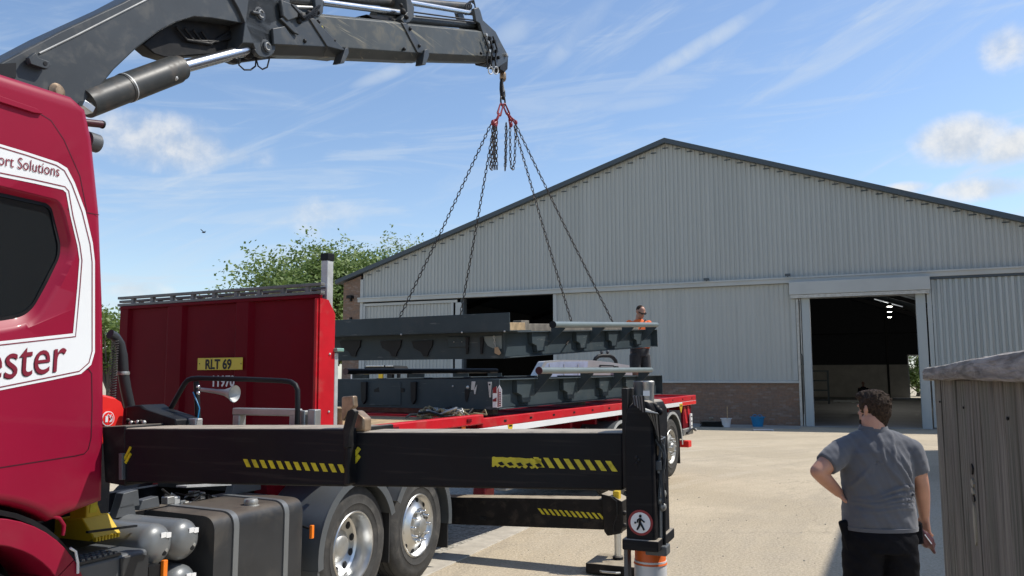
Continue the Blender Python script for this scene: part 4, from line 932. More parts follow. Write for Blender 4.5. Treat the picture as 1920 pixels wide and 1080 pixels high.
# telescopic boom: each section a hexagonal box
def section(top0, mid0, bot_off, top1, mid1, w_, name, m, cap_slant=0):
    """quadrilateral near face given by pixels, underside chamfered inward"""
    hw = w_/2; T0, M0, T1, M1 = [BOOM.pt(*q, 'y', -hw) for q in (top0, mid0, top1, mid1)]
    def ring(T, Mm):
        d = (Mm-T); ch = d.normalized()*.095
        return [V(T.x, -hw+.04, T.z)-d.normalized()*.035, V(T.x, -hw, T.z), V(Mm.x, -hw, Mm.z), V(Mm.x+ch.x, -hw*.45, Mm.z+ch.z), V(Mm.x+ch.x, hw*.45, Mm.z+ch.z), V(Mm.x, hw, Mm.z), V(T.x, hw, T.z), V(T.x, hw-.04, T.z)-d.normalized()*.035]
    return MB(BOOM).loft([ring(T0, M0), ring(T1, M1)]).build(name, m, cr, bev=.006, angle=25)
section((470, -40), (455, 80), 0, (589, 36), (622, 88), .40, 'boom_section', 'crane')
section((500, 20), (520, 80), 0, (762, 45), (786, 99), .36, 'boom_section', 'boomw')
section((700, 40), (730, 96), 0, (906, 60), (931, 106), .32, 'boom_section', 'boomw')
section((580, 34), (614, 87), 0, (590, 35), (648, 95), .43, 'boom_collar', 'crane')
section((754, 43), (783, 98), 0, (763, 44), (801, 101), .39, 'boom_collar', 'crane')
for l in ([(646, 90), (651, 90), (652, 100), (643, 119), (636, 119)], [(795, 94), (800, 92), (803, 104), (796, 122), (790, 122)]):
    MB(BOOM).prism(poly(l, -.21), 'y', -.225, -.12).build('collar_lip', 'crane', cr, bev=.004)
for px, py in ((571, 77), (626, 76), (758, 92), (786, 86), (769, 54), (597, 41), (902, 100)):
    p = BOOM.pt(px, py, 'y', -.20); MB(BOOM).ball(p, (.022, .022, .022), 10, 6).build('grease_boss', 'black', cr)
tr_ = pxs(BOOM, [(607, 47), (613, 59), (601, 59)], 'y', -.207); tg = MB(BOOM).prism([(p.x, p.z) for p in tr_], 'y', -.187, -.183).build('warning_triangle', 'yel', cr)
p = BOOM.pt(607, 56, 'y', -.191); MB(BOOM).obox(p+V(-.008, -.006, 0), p+V(.008, -.006, .03), .004, .006, up=(0, 1, 0)).build('warning_mark', 'black', tg)
# gusset wings beside the link
for l in ([(508, 54), (530, 50), (556, 86), (510, 84)], [(522, 36), (532, 30), (558, 66), (548, 62)]):
    MB(BOOM).prism(poly(l, -.21), 'y', -.235, -.205).build('gusset', 'crane', cr, bev=.006)
MB(BOOM).prism(poly([(524, 0), (556, 12), (556, 33), (538, 40), (528, 30)], -.23), 'y', -.25, -.21).build('valve_cover', 'crane', cr, bev=.01)
# telescope rams above the boom
def rod(a, b, y, r, name, m, n=18): return MB(BOOM).tube(BOOM.pt(*a, 'y', y), BOOM.pt(*b, 'y', y), r, n).build(name, m, cr)
rod((505, -6), (600, 6), -.10, .055, 'telescope_ram', 'cyl'); rod((520, 12), (598, 15), -.15, .018, 'ram_pipe', 'alud')
rod((600, 4), (760, 25), -.10, .036, 'ram_rod', 'chrome'); rod((560, -14), (748, 6), .02, .055, 'telescope_ram', 'cyl')
rod((762, 4), (892, 26), -.10, .033, 'ram_rod', 'chrome'); rod((750, 2), (880, 12), .04, .05, 'telescope_ram', 'cyl')
rod((700, 30), (895, 48), -.02, .055, 'telescope_ram', 'crane'); rod((770, 22), (888, 38), -.12, .010, 'ram_pipe', 'black')
rod((780, 30), (893, 42), -.14, .010, 'ram_pipe', 'black')
for l in ([(588, -20), (600, -12), (607, 8), (606, 24), (598, 32), (590, 30), (592, 10)], [(758, -14), (770, -2), (777, 14), (776, 32), (768, 42), (758, 44), (752, 36), (764, 22), (762, 2)]):
    MB(BOOM).prism(poly(l, -.19), 'y', -.19, .19).build('ram_bracket', 'crane', cr, bev=.008)
MB(BOOM).prism(poly([(687, 27), (712, 30), (745, 36), (754, 42), (700, 34)], -.1), 'y', -.1, .1).build('ram_saddle', 'black', cr)
rnd = random.Random(4)
for px, py, r in ((548, 22, .05), (566, 32, .05), (580, 27, .045), (560, 40, .035), (594, 22, .04), (756, 22, .045), (752, 10, .03), (762, 32, .035)):
    p = BOOM.pt(px, py, 'y', -.2); MB(BOOM).ball(p, (r, r*.8, r*.8), 10, 6).build('hydraulic_fitting', 'darkgap', cr)
for k in range(5):
    pts = pxs(BOOM, [(530+k*4, 8), (545+k*6, 26+k*2), (568+k*3, 38-k*3), (592, 30-4*k), (600, 10)], 'y', -.21-.01*k); MB(BOOM).path(pts, .009, 6).build('hydraulic_hose', 'black', cr)
for k in range(3):
    pts = pxs(BOOM, [(872+k*3, 28), (874+k*4, 8-2*k), (882+k*3, 2-k), (890, 8), (893, 26)], 'y', -.1+.03*k); MB(BOOM).path(pts, .010, 6).build('hydraulic_hose', 'black', cr)
# boom head
hd = [(889, 16), (897, 13), (901, 20), (906, 38), (930, 60), (942, 84), (954, 106), (950, 116), (938, 124), (930, 130), (917, 128), (926, 108), (906, 64), (900, 44), (893, 40)]
MB(BOOM).prism(poly(hd, -.17), 'y', -.17, -.12).build('boom_head', 'crane', cr, bev=.008, angle=30)
MB(BOOM).prism(poly([(889, 10), (897, 8), (901, 14), (906, 30), (930, 50), (944, 76), (950, 92), (940, 104), (926, 96), (906, 64)], -.17), 'y', .12, .17).build('boom_head', 'crane', cr, bev=.008, angle=30)
MB(BOOM).prism(poly([(895, 40), (918, 60), (938, 84), (948, 110), (934, 122), (916, 118), (904, 80)], -.10), 'y', -.12, .12).build('head_block', 'darkgap', cr, bev=.01)
for k, (px, py) in enumerate(((910, 66), (918, 72), (926, 78), (914, 80), (922, 88), (930, 96), (916, 96), (934, 108), (926, 110), (948, 103))):
    p = BOOM.pt(px, py, 'y', -.18); MB(BOOM).lathe([(0, -.03), (.022, -.028), (.026, -.01), (.026, .02)], p, 'y', 10).build('head_bolt', 'black' if k % 3 else 'alud', cr)
for k, x_ in enumerate((908, 916, 924)):
    pts = pxs(BOOM, [(x_, 68), (x_+8, 92), (x_+4, 112), (x_+6, 124)], 'y', -.21); MB(BOOM).path(pts, .012, 6).build('head_linkage', 'black', cr)
for px in (920, 930): MB(BOOM).path([BOOM.pt(px+4.2*math.cos(a), 132+7*math.sin(a), 'y', -.19) for a in [2*PI*k/12 for k in range(13)]], .009, 6).build('shackle_ring', 'galv', cr)
# hook block
H0 = BOOM.pt(943, 118, 'y', 0); hx, hz = H0.x, H0.z
zpx = lambda py: BOOM.pt(943, py, 'y', 0).z
MB(BOOM).prism(poly([(936, 112), (951, 106), (950, 130), (944, 136), (935, 130)], -.05), 'y', -.07, .07).build('hook_yoke', 'darkgap', cr, bev=.01)
MB(BOOM).lathe([(.03, zpx(134)), (.05, zpx(138)), (.052, zpx(148)), (.035, zpx(152))], (hx, 0, 0), 'z', 18, True).build('swivel', 'brass', cr)
ph = [(hx-.025, 0, zpx(150)), (hx-.05, 0, zpx(158)), (hx-.055, 0, zpx(170)), (hx-.03, 0, zpx(181)), (hx+.01, 0, zpx(184)), (hx+.045, 0, zpx(178)), (hx+.05, 0, zpx(168))]
MB(BOOM).path(ph, [.03, .028, .028, .03, .028, .022, .012], 10).build('hook', 'darkgap', cr)
MB(BOOM).tube((hx-.02, 0, zpx(153)), (hx+.045, 0, zpx(170)), .012, 8).build('hook_latch', 'galv', cr)

# ---- stabilisers
def tape(parent, fr, x, y0, y1, z0, z1, n, lean=.6, m='yel', thick=.003, zs=0., wob=None):
    """yellow bars of a hazard tape on the plane x (facing -x); y falls towards the camera side"""
    m_ = MB(fr); p = (y1-y0)/n
    for k in range(n):
        a = y0+p*k; b = a+p*.52; s_ = lean*(z1-z0)*(1 if p < 0 else -1); zz = zs*(k/n)
        m_.prism([(a, z1+zz), (b, z1+zz), (b+ -s_*-1, z0+zz), (a+ -s_*-1, z0+zz)], 'x', x-thick, x-.0005)
    return m_.build('hazard_stripe', m, parent, smooth=False)
X0 = -2.5
def fz_(px, py, x=X0): p = RIG.pt(px, py, 'x', x); return p.y, p.z
def beam_poly(l, x=X0): return [fz_(a, b, x) for a, b in l]
sbm = MB(RIG).prism(beam_poly([(233, 803), (648, 803), (650, 913), (233, 905)]), 'x', X0, X0+.34).build('stabiliser_beam', 'beam', cr, bev=.012)
tape(sbm, RIG, X0, *[fz_(a, 870)[0] for a in (456, 650)], fz_(550, 880)[1], fz_(550, 865)[1], 12, lean=-.62, zs=-.004)
for (a, b) in (((234, 861), (246, 838)), ((236, 868), (246, 850))):
    p, q = V(X0-.003, *fz_(*a)), V(X0-.003, *fz_(*b)); MB(RIG).obox(p, q, .006, .014).build('hazard_stripe', 'yel', sbm)
MB(RIG).prism(beam_poly([(190, 800), (235, 798), (235, 912), (196, 905)], X0+.02), 'x', X0+.02, X0+.36).build('beam_housing', 'darkgap', cr, bev=.01)
MB(RIG).prism(beam_poly([(222, 850), (229, 850), (229, 900), (222, 900)], X0-.02), 'x', X0-.02, X0+.01).build('housing_bracket', 'greyp', cr, bev=.004)
co = MB(RIG).prism(beam_poly([(644, 803), (655, 803), (655, 910), (644, 910)], X0-.04), 'x', X0-.04, X0+.38).build('beam_collar', 'darkgap', cr, bev=.008)
MB(RIG).prism(beam_poly([(645, 802), (653, 771), (662, 766), (668, 772), (657, 812), (655, 840), (645, 840)], X0-.045), 'x', X0-.055, X0-.02).build('collar_horn', 'darkgap', co, bev=.005)
MB(RIG).prism(beam_poly([(640, 744), (662, 742), (664, 762), (652, 774), (644, 790), (640, 788)], X0+.03), 'x', X0+.03, X0+.07).build('rusty_lug', 'brass', co, bev=.01)
MB(RIG).prism(beam_poly([(655, 772), (665, 769), (683, 785), (683, 809), (659, 809)], X0+.02), 'x', X0+.02, X0+.09).build('rusty_block', 'brass', co, bev=.01)
ib = MB(RIG).prism(beam_poly([(656, 810), (1168, 811), (1168, 920), (657, 912)], X0+.02), 'x', X0+.02, X0+.30).build('inner_beam', 'beam', cr, bev=.010)
for (a, b) in (((662, 858), (674, 840)), ((661, 872), (674, 854))):
    p, q = V(X0+.015, *fz_(a[0], a[1], X0+.017)), V(X0+.017, *fz_(b[0], b[1], X0+.017)); MB(RIG).obox(p, q, .006, .020).build('hazard_stripe', 'yel', ib)
x_ = X0+.02; y0_, y1_ = fz_(1000, 870, x_)[0], fz_(1155, 870, x_)[0]
tape(ib, RIG, x_, y0_, y1_, fz_(1100, 880, x_)[1], fz_(1100, 861, x_)[1], 8, lean=-.7, zs=-.004)
mb_ = MB(RIG); rn = random.Random(2); ya, yb = fz_(923, 866, x_)[0], fz_(1015, 866, x_)[0]; za, zb = fz_(960, 877, x_)[1], fz_(960, 857, x_)[1]; N = 26; tp_, bt_ = [], []
for k in range(N+1):
    y = ya+(yb-ya)*k/N; tp_.append((y, zb-.004*rn.random())); bt_.append((y, za+.010*rn.random()*(1 if k % 3 else 0)))
mb_.prism(tp_+bt_[::-1], 'x', x_-.003, x_-.0005); wt = mb_.build('worn_tape', 'yel', ib, smooth=False)
mb_ = MB(RIG)
for k in range(5): y = ya+(yb-ya)*(.12+.19*k); mb_.prism([(y, za+.02), (y-.02, za+.026), (y-.035, za+.012), (y-.014, za+.008)], 'x', x_-.005, x_-.0032)
mb_.build('tape_tears', 'beam', wt, smooth=False)
# leg at the end of the near beam
XG = X0-.03; LG = lambda px, py: RIG.pt(px, py, 'x', XG)
lw0, lw1 = LG(1172, 860).y, LG(1226, 860).y
ztop, zbot = LG(1200, 760).z, LG(1200, 1030).z
lp = [(lw0, zbot), (lw0, LG(1172, 800).z), (LG(1176, 765).y, LG(1176, 765).z), (LG(1190, 752).y, ztop+.02), (LG(1214, 752).y, ztop+.02), (LG(1224, 770).y, LG(1224, 770).z), (lw1, zbot)]
leg = MB(RIG).prism(lp, 'x', XG, XG+.30).build('stabiliser_leg', 'beam', cr, bev=.012)
MB(RIG).box(XG+.02, XG+.26, LG(1158, 700).y-.035, LG(1158, 700).y-.01, LG(1160, 915).z, LG(1160, 728).z).build('leg_guide', 'darkgap', leg, bev=.004)
MB(RIG).box(XG-.015, XG+.32, lw1-.015, lw0+.015, zbot-.005, zbot+.04).build('leg_foot_flange', 'beam', leg, bev=.006)
MB(RIG).box(XG+.04, XG+.10, lw0+.006, lw0+.022, .2, zbot-.008).build('guide_rod', 'greyp', leg)
cx_, cy_ = XG+.15, (lw0+lw1)/2-.004
MB(RIG).lathe([(.066, zbot-.006), (.066, zbot-.07), (.072, zbot-.085)], (cx_, cy_, 0), 'z', 28).build('orange_band', 'oplast', leg)
MB(RIG).lathe([(.069, zbot-.07), (.069, .12), (.05, .08)], (cx_, cy_, 0), 'z', 28, True).build('leg_cylinder', 'wsteel', leg)
MB(RIG).lathe([(.16, .0), (.16, .05), (.06, .08)], (cx_, cy_, 0), 'z', 28, True).build('foot_pad', 'darkgap', leg)
# motor and hoses on top
for k, px in enumerate((1190, 1205)):
    a_, b_ = LG(px, 752), LG(px, 724)
    mt_ = MB(RIG).lathe([(.026, a_.z-.03), (.026, b_.z+.0), (.028, b_.z+.004), (.029, b_.z+.018), (.026, b_.z+.022)], (XG+.10, a_.y, 0), 'z', 20, True).build('leg_motor', 'alud' if k else 'greyp', leg)
    if k: MB(RIG).box(XG+.07, XG+.072, a_.y-.014, a_.y+.014, a_.z+.02, b_.z-.02).build('motor_label', 'white', mt_)
rn = random.Random(9)
for k in range(9):
    px0 = 1186+2.5*k; pts = [RIG.pt(px0, 742, 'x', XG-.02-.008*k), RIG.pt(px0+3, 757+2*k, 'x', XG-.03-.006*k), RIG.pt(1210+3*k, 768+k, 'x', XG-.03), RIG.pt(1226+k*1.5, 790+5*k, 'x', XG+.02)]
    pts += [RIG.pt(1228+k*2.2+rn.random()*5, y_, 'x', XG+.06+.03*(k % 3)) for y_ in (820, 860, 900, 935)]
    MB(RIG).path(pts, .0040+.0016*(k % 2), 7).build('hydraulic_hose', ['black', 'greyp', 'darkgap', 'airt'][k % 4], leg)
for (px, py, r) in ((1234, 856, .022), (1237, 868, .018), (1240, 925, .022), (1238, 938, .02), (1242, 950, .018), (1232, 768, .016), (1238, 772, .013), (1228, 762, .014)):
    p = RIG.pt(px, py, 'x', XG+.08); MB(RIG).ball(p, (r, r, r*1.2), 10, 6).build('valve_block', 'alud' if py > 900 else 'darkgap', leg)
MB(RIG).tube(RIG.pt(1238, 900, 'x', XG+.08), RIG.pt(1240, 1028, 'x', XG+.08), .010, 10).build('sensor_rod', 'alud', leg)
MB(RIG).tube(RIG.pt(1245, 905, 'x', XG+.08), RIG.pt(1246, 1028, 'x', XG+.08), .007, 10).build('sensor_rod', 'black', leg)
p = RIG.pt(1240, 1030, 'x', XG+.08); MB(RIG).box(p.x-.04, p.x+.04, p.y-.03, p.y+.06, p.z-.02, p.z+.02).build('rod_bracket', 'greyp', leg, bev=.005)
rn = random.Random(33)
for k in range(14):
    px, py = 1231+rn.random()*14, 840+rn.random()*120; p = RIG.pt(px, py, 'x', XG+.05+.05*rn.random()); a = .008+.012*rn.random()
    if k % 2: MB(RIG).tube(p, p+V(0, 0, .03+.04*rn.random()), a*.7, 8).build('hose_fitting', ['galv', 'alud', 'brass'][k % 3], leg)
    else: MB(RIG).box(p.x-a, p.x+a, p.y-a, p.y+a, p.z-a*1.4, p.z+a*1.4).build('hose_fitting', ['darkgap', 'alud', 'greyp'][k % 3], leg, bev=.003)
for k in range(4):
    pts = [RIG.pt(1228+rn.random()*5, 800+k*8, 'x', XG+.04), RIG.pt(1244+rn.random()*4, 850+k*5, 'x', XG+.06), RIG.pt(1238+rn.random()*4, 890, 'x', XG+.05), RIG.pt(1243+rn.random()*4, 935+4*k, 'x', XG+.06)]
    MB(RIG).path([pts[0], pts[0].lerp(pts[1], .6)+V(0, -.01, 0), pts[1], pts[1].lerp(pts[2], .5)+V(0, -.006, 0), pts[2], pts[3]], .005, 7).build('hydraulic_hose', ['tank', 'greyp'][k % 2], leg)
for k in range(3): p = RIG.pt(1193+(k % 2)*4, 858+6*k, 'x', XG-.001); MB(RIG).ball(p, (.003, .008, .008), 8, 5).build('leg_bolt', 'darkgap', leg)
# no-pedestrian roundel on the leg
p = RIG.pt(1201, 980, 'x', XG-.002)
sg = MB(RIG).lathe([(0, -.001), (.052, -.001), (.052, .001)], p, 'x', 40).build('warning_roundel', 'hookred', leg, smooth=False)
MB(RIG).lathe([(0, -.002), (.042, -.002), (.042, 0)], p, 'x', 40).build('roundel_field', 'white', sg, smooth=False)
q = lambda dy, dz: V(p.x-.004, p.y-dy*.052, p.z+dz*.052)
m_ = MB(RIG).ball(q(0, .52), (.002, .0062, .0062), 10, 6)
m_.path([q(-.02, .36), q(-.04, .05)], [.006, .005], 6).path([q(-.04, .05), q(.12, -.22), q(.30, -.56)], [.005, .0042, .0035], 6).path([q(-.04, .05), q(-.10, -.25), q(-.28, -.56)], [.005, .0042, .0035], 6)
m_.path([q(-.02, .34), q(.16, .20), q(.34, .06)], .0033, 6).path([q(-.02, .34), q(-.22, .22), q(-.24, .0)], .0033, 6).path([q(-.42, -.08), q(-.42, .06)], .0036, 6)
m_.build('walking_figure', 'black', sg)
# rear stabiliser
X2 = 2.30
rb_ = lambda px, py, x=X2: (lambda p: (p.y, p.z))(RIG.pt(px, py, 'x', x))
rbm = MB(RIG).prism([rb_(*q) for q in ((700, 930), (1140, 936), (1145, 994), (700, 978))], 'x', X2, X2+.22).build('stabiliser_beam', 'rustbeam', cr, bev=.01)
tape(rbm, RIG, X2, rb_(1008, 960)[0], rb_(1130, 965)[0], rb_(1070, 968)[1], rb_(1070, 957)[1], 12, lean=-.9, zs=-.01)
for (px, py) in ((905, 972), (1098, 976)):
    p = RIG.pt(px, py, 'x', X2); MB(RIG).obox(p+V(-.004, .035, 0), p+V(-.004, -.035, -.002), .006, .035).build('beam_slot', 'black', rbm)
el = MB(RIG).prism([rb_(*q) for q in ((1128, 925), (1150, 930), (1168, 940), (1170, 985), (1164, 1000), (1140, 1004), (1134, 996))], 'x', X2-.03, X2+.25).build('stabiliser_leg', 'rustbeam', cr, bev=.01)
yy = rb_(1156, 1030)[0]; zz = lambda py: rb_(1156, py)[1]
MB(RIG).lathe([(.05, zz(1000)), (.06, zz(985)), (.055, zz(940))], (X2+.05, yy, 0), 'z', 20, True).build('leg_barrel', 'darkgap', el)
MB(RIG).lathe([(.036, .13), (.036, zz(998))], (X2+.05, yy, 0), 'z', 24).build('leg_rod', 'alu', el); MB(RIG).lathe([(.055, .115), (.055, .14), (.04, .15)], (X2+.05, yy, 0), 'z', 24, True).build('foot_pad', 'darkgap', el)
MB(RIG).box(X2-.01, X2+.08, yy-.035, yy+.03, zz(944), zz(921)).build('yellow_cap', 'yelp', el, bev=.008)
MB(RIG).path([RIG.pt(*q, 'x', X2-.05) for q in ((1143, 930), (1156, 940), (1157, 965), (1150, 985), (1150, 1000))], .007, 6).build('hydraulic_hose', 'black', el)
for py in (962, 985): p = RIG.pt(1171, py, 'x', X2); MB(RIG).ball(p, .025, 10, 6).build('hose_union', 'darkgap', el)
pt_ = thing('spreader_plate', 'thick dark steel pad on the yard under the smaller stabiliser leg', 'ground pad', RIG, (X2, yy, 0))
MB(RIG).box(X2-.23, X2+.29, yy-.26, yy+.26, .012, .112).build('plate', 'rustbeam', pt_, bev=.01)
MB(RIG).path([(X2-.25, yy+.10, .05), (X2-.29, yy+.07, .055), (X2-.29, yy-.07, .055), (X2-.25, yy-.10, .05)], .011, 8).build('handle', 'alud', pt_)
# crane guard rail, horn and stands behind the cab
XH = -2.0; hq = lambda px, py, x=XH: RIG.pt(px, py, 'x', x)
arc_ = [hq(*q) for q in ((313, 780), (330, 748), (346, 720), (352, 713), (360, 710), (372, 709), (460, 711), (530, 714), (545, 716), (554, 722), (558, 732), (558, 770), (557, 800))]
gr = MB(RIG).path(arc_, .0155, 12).build('guard_rail', 'black', cr)
MB(RIG).path([hq(368, 715), hq(370, 760), hq(373, 812)], .017, 12).build('rail_post', 'black', cr)
MB(RIG).path([hq(362, 735, XH-.03), hq(370, 755, XH-.03), hq(374, 765, XH-.03), hq(371, 785, XH-.03)], .004, 6).build('blue_cable', 'blue', cr)
c_ = hq(438, 738, XH-.03); a_ = hq(374, 730, XH-.03)
hr = MB(RIG).path([a_, a_+(c_-a_)*.5, a_+(c_-a_)*.75, a_+(c_-a_)*.9, c_+(c_-a_)*.03], [.012, .014, .020, .034, .052], 22, cap=False).build('horn', 'alud', cr)
MB(RIG).path([a_+(c_-a_)*.80, c_+(c_-a_)*.028], [.012, .050], 22, cap=False).build('horn_bell', 'galv', hr)
for z_ in (-6, 6): p = hq(372, 731+z_, XH-.05); MB(RIG).ball(p, .012, 8, 5).build('clamp_bolt', 'chrome', hr)
stn = MB(RIG)
def up_(px0, px1, py0, py1, x=XH+.03, t_=.06, m='darkgap', nm='stand'):
    y0_, z0_ = fz_(px0, py1, x); y1_, z1_ = fz_(px1, py0, x); return MB(RIG).box(x, x+t_, min(y0_, y1_), max(y0_, y1_), z0_, z1_).build(nm, m, cr, bev=.006)
up_(435, 556, 767, 778, m='alud', nm='step_frame'); up_(435, 449, 778.5, 812, m='alud', nm='step_frame'); up_(541, 556, 778.5, 812, m='alud', nm='step_frame')
up_(557, 572, 770, 812, m='alud', nm='step_frame'); up_(575, 591, 768, 812, m='alud', nm='step_frame'); up_(329, 367, 785, 812, x=XH-.1, m='alud', nm='tool_box')
MB(RIG).prism(beam_poly([(236, 762), (262, 759), (275, 768), (330, 786), (330, 802), (234, 802)], XH-.2), 'x', XH-.2, XH).build('control_bracket', 'black', cr, bev=.01)
for k in range(6): p = hq(240+k*6, 788+rn.random()*8, XH-.24); MB(RIG).ball(p, .014, 8, 5).build('lever_knob', 'alud' if k % 2 else 'darkgap', cr)

# ================================================================== FLATBED TRAILER
T = LOWF
tl = thing('flatbed_trailer', 'long red flatbed trailer with a tall red headboard, carrying the steel frame', 'trailer', T, (0, 1.25, 0))
tq = lambda px, py, ax='y', v=0.: T.pt(px, py, ax, v)
LEN = 11.36
MB(T).box(.05, LEN-.1, .08, 2.42, 1.40, 1.455).build('deck', 'shade_red', tl)
m_ = MB(T)
for k in range(10): m_.box(.06, 2.9, .10+k*.23, .10+k*.23+.222, 1.456, 1.470)
m_.build('deck_planks', 'wood', tl, bev=.003)
rail = MB(T).box(2.62, LEN, .0, .075, 1.385, 1.490).build('side_rail', 'red', tl, bev=.008)
MB(T).box(2.62, LEN, 2.43, 2.5, 1.38, 1.49).build('side_rail', 'red', tl, bev=.008)
MB(T).box(LEN-.10, LEN+.0, .08, 2.42, 1.36, 1.488).build('rear_bar', 'red', tl, bev=.008)
MB(T).box(.02, 2.615, -.015, .075, 1.43, 1.535).build('front_side_rail', 'red', tl, bev=.012)
MB(T).box(1.0, LEN, -.002, .05, 1.31, 1.383).build('reflective_stripe', 'white', rail, bev=.003)
MB(T).box(LEN-1.0, LEN-.01, -.0045, -.0022, 1.315, 1.380).build('stripe_end', 'redplast', rail)
for k in range(13):
    x = 3.1+k*.66; MB(T).box(x, x+.06, -.004, -.0005, 1.425, 1.45).build('lashing_slot', 'black', rail)
for x in (.95, 2.25): MB(T).box(x, x+.09, -.028, -.016, 1.47, 1.505).build('rope_hook', 'shade_red', tl, bev=.006)
MB(T).box(.0, LEN-.3, .55, .70, .95, 1.38).build('main_beam', 'shade_red', tl, bev=.01); MB(T).box(.0, LEN-.3, 1.8, 1.95, .95, 1.38).build('main_beam', 'shade_red', tl, bev=.01)
MB(T).box(.1, LEN-.2, .72, 1.78, 1.30, 1.395).build('under_deck', 'black', tl)
for k in range(12): MB(T).box(.6+k*.9, .68+k*.9, .06, .55, 1.22, 1.395).build('cross_member', 'shade_red', tl)
# headboard
HZ = 2.605
hb = MB(T)
xs = [(2.47, 0), (2.36, 0), (2.33, .03), (1.85, .03), (1.80, 0), (1.62, 0), (1.58, .03), (.98, .03), (.94, 0), (.80, 0), (.75, .03), (.10, .03), (.06, 0), (.045, 0)]
for i in range(len(xs)-1):
    (ya_, xa_), (yb_, xb_) = xs[i], xs[i+1]; hb.add([(xa_-.02, ya_, 1.2), (xb_-.02, yb_, 1.2), (xb_-.02, yb_, HZ), (xa_-.02, ya_, HZ)], [(0, 1, 2, 3)])
hbo = hb.build('headboard', 'shade_red', tl, smooth=False)
so = hbo.modifiers.new('Solid', 'SOLIDIFY'); so.thickness = .012
MB(T).box(-.025, .05, .04, 2.475, HZ+.001, HZ+.03).build('headboard_top', 'shade_red', hbo, bev=.006)
MB(T).box(-.03, -.006, .03, .055, 1.2, HZ-.002).build('headboard_edge', 'red', hbo, bev=.004)
rp = [(p.x, p.z) for p in [tq(600, 562), tq(628, 588), tq(628, 800), tq(600, 812)]]
rp = [(-.005, HZ), (.10, HZ-.01), (.185, HZ-.12), (.185, 1.2), (-.005, 1.2)]
MB(T).prism(rp, 'y', .018, .042).build('headboard_side', 'red', hbo, bev=.004); MB(T).prism(rp, 'y', 2.45, 2.475).build('headboard_side', 'shade_red', hbo)
m_ = MB(T).prism([(2.475, 2.0), (2.54, 1.95), (2.56, 1.85), (2.56, 1.2), (2.475, 1.2)], 'x', -.02, .04).build('headboard_wing', 'shade_red', hbo)
for z in (2.45, 1.98, 1.72): MB(T).ball((.12, .016, z-.3), .010, 8, 5).build('rivet', 'galv', hbo)
cp = MB(T).box(.19, .235, .02, .065, 1.2, 2.16).build('corner_post', 'galv', tl, bev=.005)
MB(T).box(.17, .26, -.02, .08, 2.17, 2.20).build('post_clamp', 'teal', tl, bev=.006); 
MB(T).box(.18, .30, .3, .40, 2.45, 2.49).build('post_clamp', 'teal', tl, bev=.006); MB(T).box(.18, .34, .32, .42, 2.55, 2.58).build('post_clamp', 'teal', tl, bev=.006)
p = tq(613, 560, 'x', .14); pz = tq(613, 476, 'x', .14).z
sp_ = MB(T).box(.10, .175, p.y-.035, p.y+.035, 1.5, pz-.06).build('stack_post', 'galv', tl, bev=.006); MB(T).box(.095, .18, p.y-.041, p.y+.041, pz-.06, pz).build('post_cap', 'black', sp_, bev=.004)
# number plate and lettering on the headboard
def hp_(px, py, x=-.03): return T.pt(px, py, 'x', x)
a_, b_ = hp_(370.5, 694), hp_(455.5, 670)
npl = MB(T).box(-.034, -.028, b_.y, a_.y, a_.z, b_.z).build('number_plate', 'yel2', hbo, bev=.003)
A = hp_(384, 692, -.036); Bp = hp_(440, 692, -.036); zt = hp_(384, 674, -.036).z; size = (zt-A.z)/.73; 
text('RLT 69', 'plate_lettering', T, (-.036, A.y, A.z+.002), (0, -1, 0), (0, 0, 1), size, 'black', npl, bold=.004, sx=abs(A.y-Bp.y)/(size*3.35))
for px in (374, 452): p = hp_(px, 682, -.035); MB(T).ball(p, .005, 8, 5).build('plate_screw', 'black', npl)
A = hp_(396, 724, -.024); Bp = hp_(447, 724, -.024); zt = hp_(396, 704, -.024).z; size = (zt-A.z)/.73
text('11970', 'fleet_number', T, (-.026, A.y, A.z), (0, -1, 0), (0, 0, 1), size, 'wsteel', hbo, bold=.004, sx=abs(A.y-Bp.y)/(size*2.9))
# axles
for k, x in enumerate((6.95, 8.31, 9.67)):
    wheel(T, x, .585, tl, 'trailer', r=.545, y0=.03)
    MB(T).tube((x, .3, .585), (x, 2.3, .585), .07, 12).build('axle', 'darkgap', tl); MB(T).lathe([(.48, 0), (.54, .04), (.54, .28), (.45, .3)], (x, 2.18, .585), 'y', 36, True).build('far_wheel', 'rubber', tl)
    m_ = MB(T)
    g_ = guard(T, x, .60, .61, 8 if k == 2 else 20, 150, tl, ya=.0, yb=.55, m='guard', th=.012, lip=False)
    MB(T).prism(arc(x, .60, .585, -2, 150, 26)+arc(x, .60, .63, 150, -2, 26), 'y', -.012, -.001).build('guard_edge', 'galv', g_)
    m_ = MB(T).prism([(x-.52, .62), (x-.60, .62), (x-.60, 1.0), (x-.50, .96)], 'y', .0, .5).build('guard_panel', 'black', tl)
MB(T).box(10.28, 10.30, .05, .52, .22, .95).build('mud_flap', 'rubflap', tl)
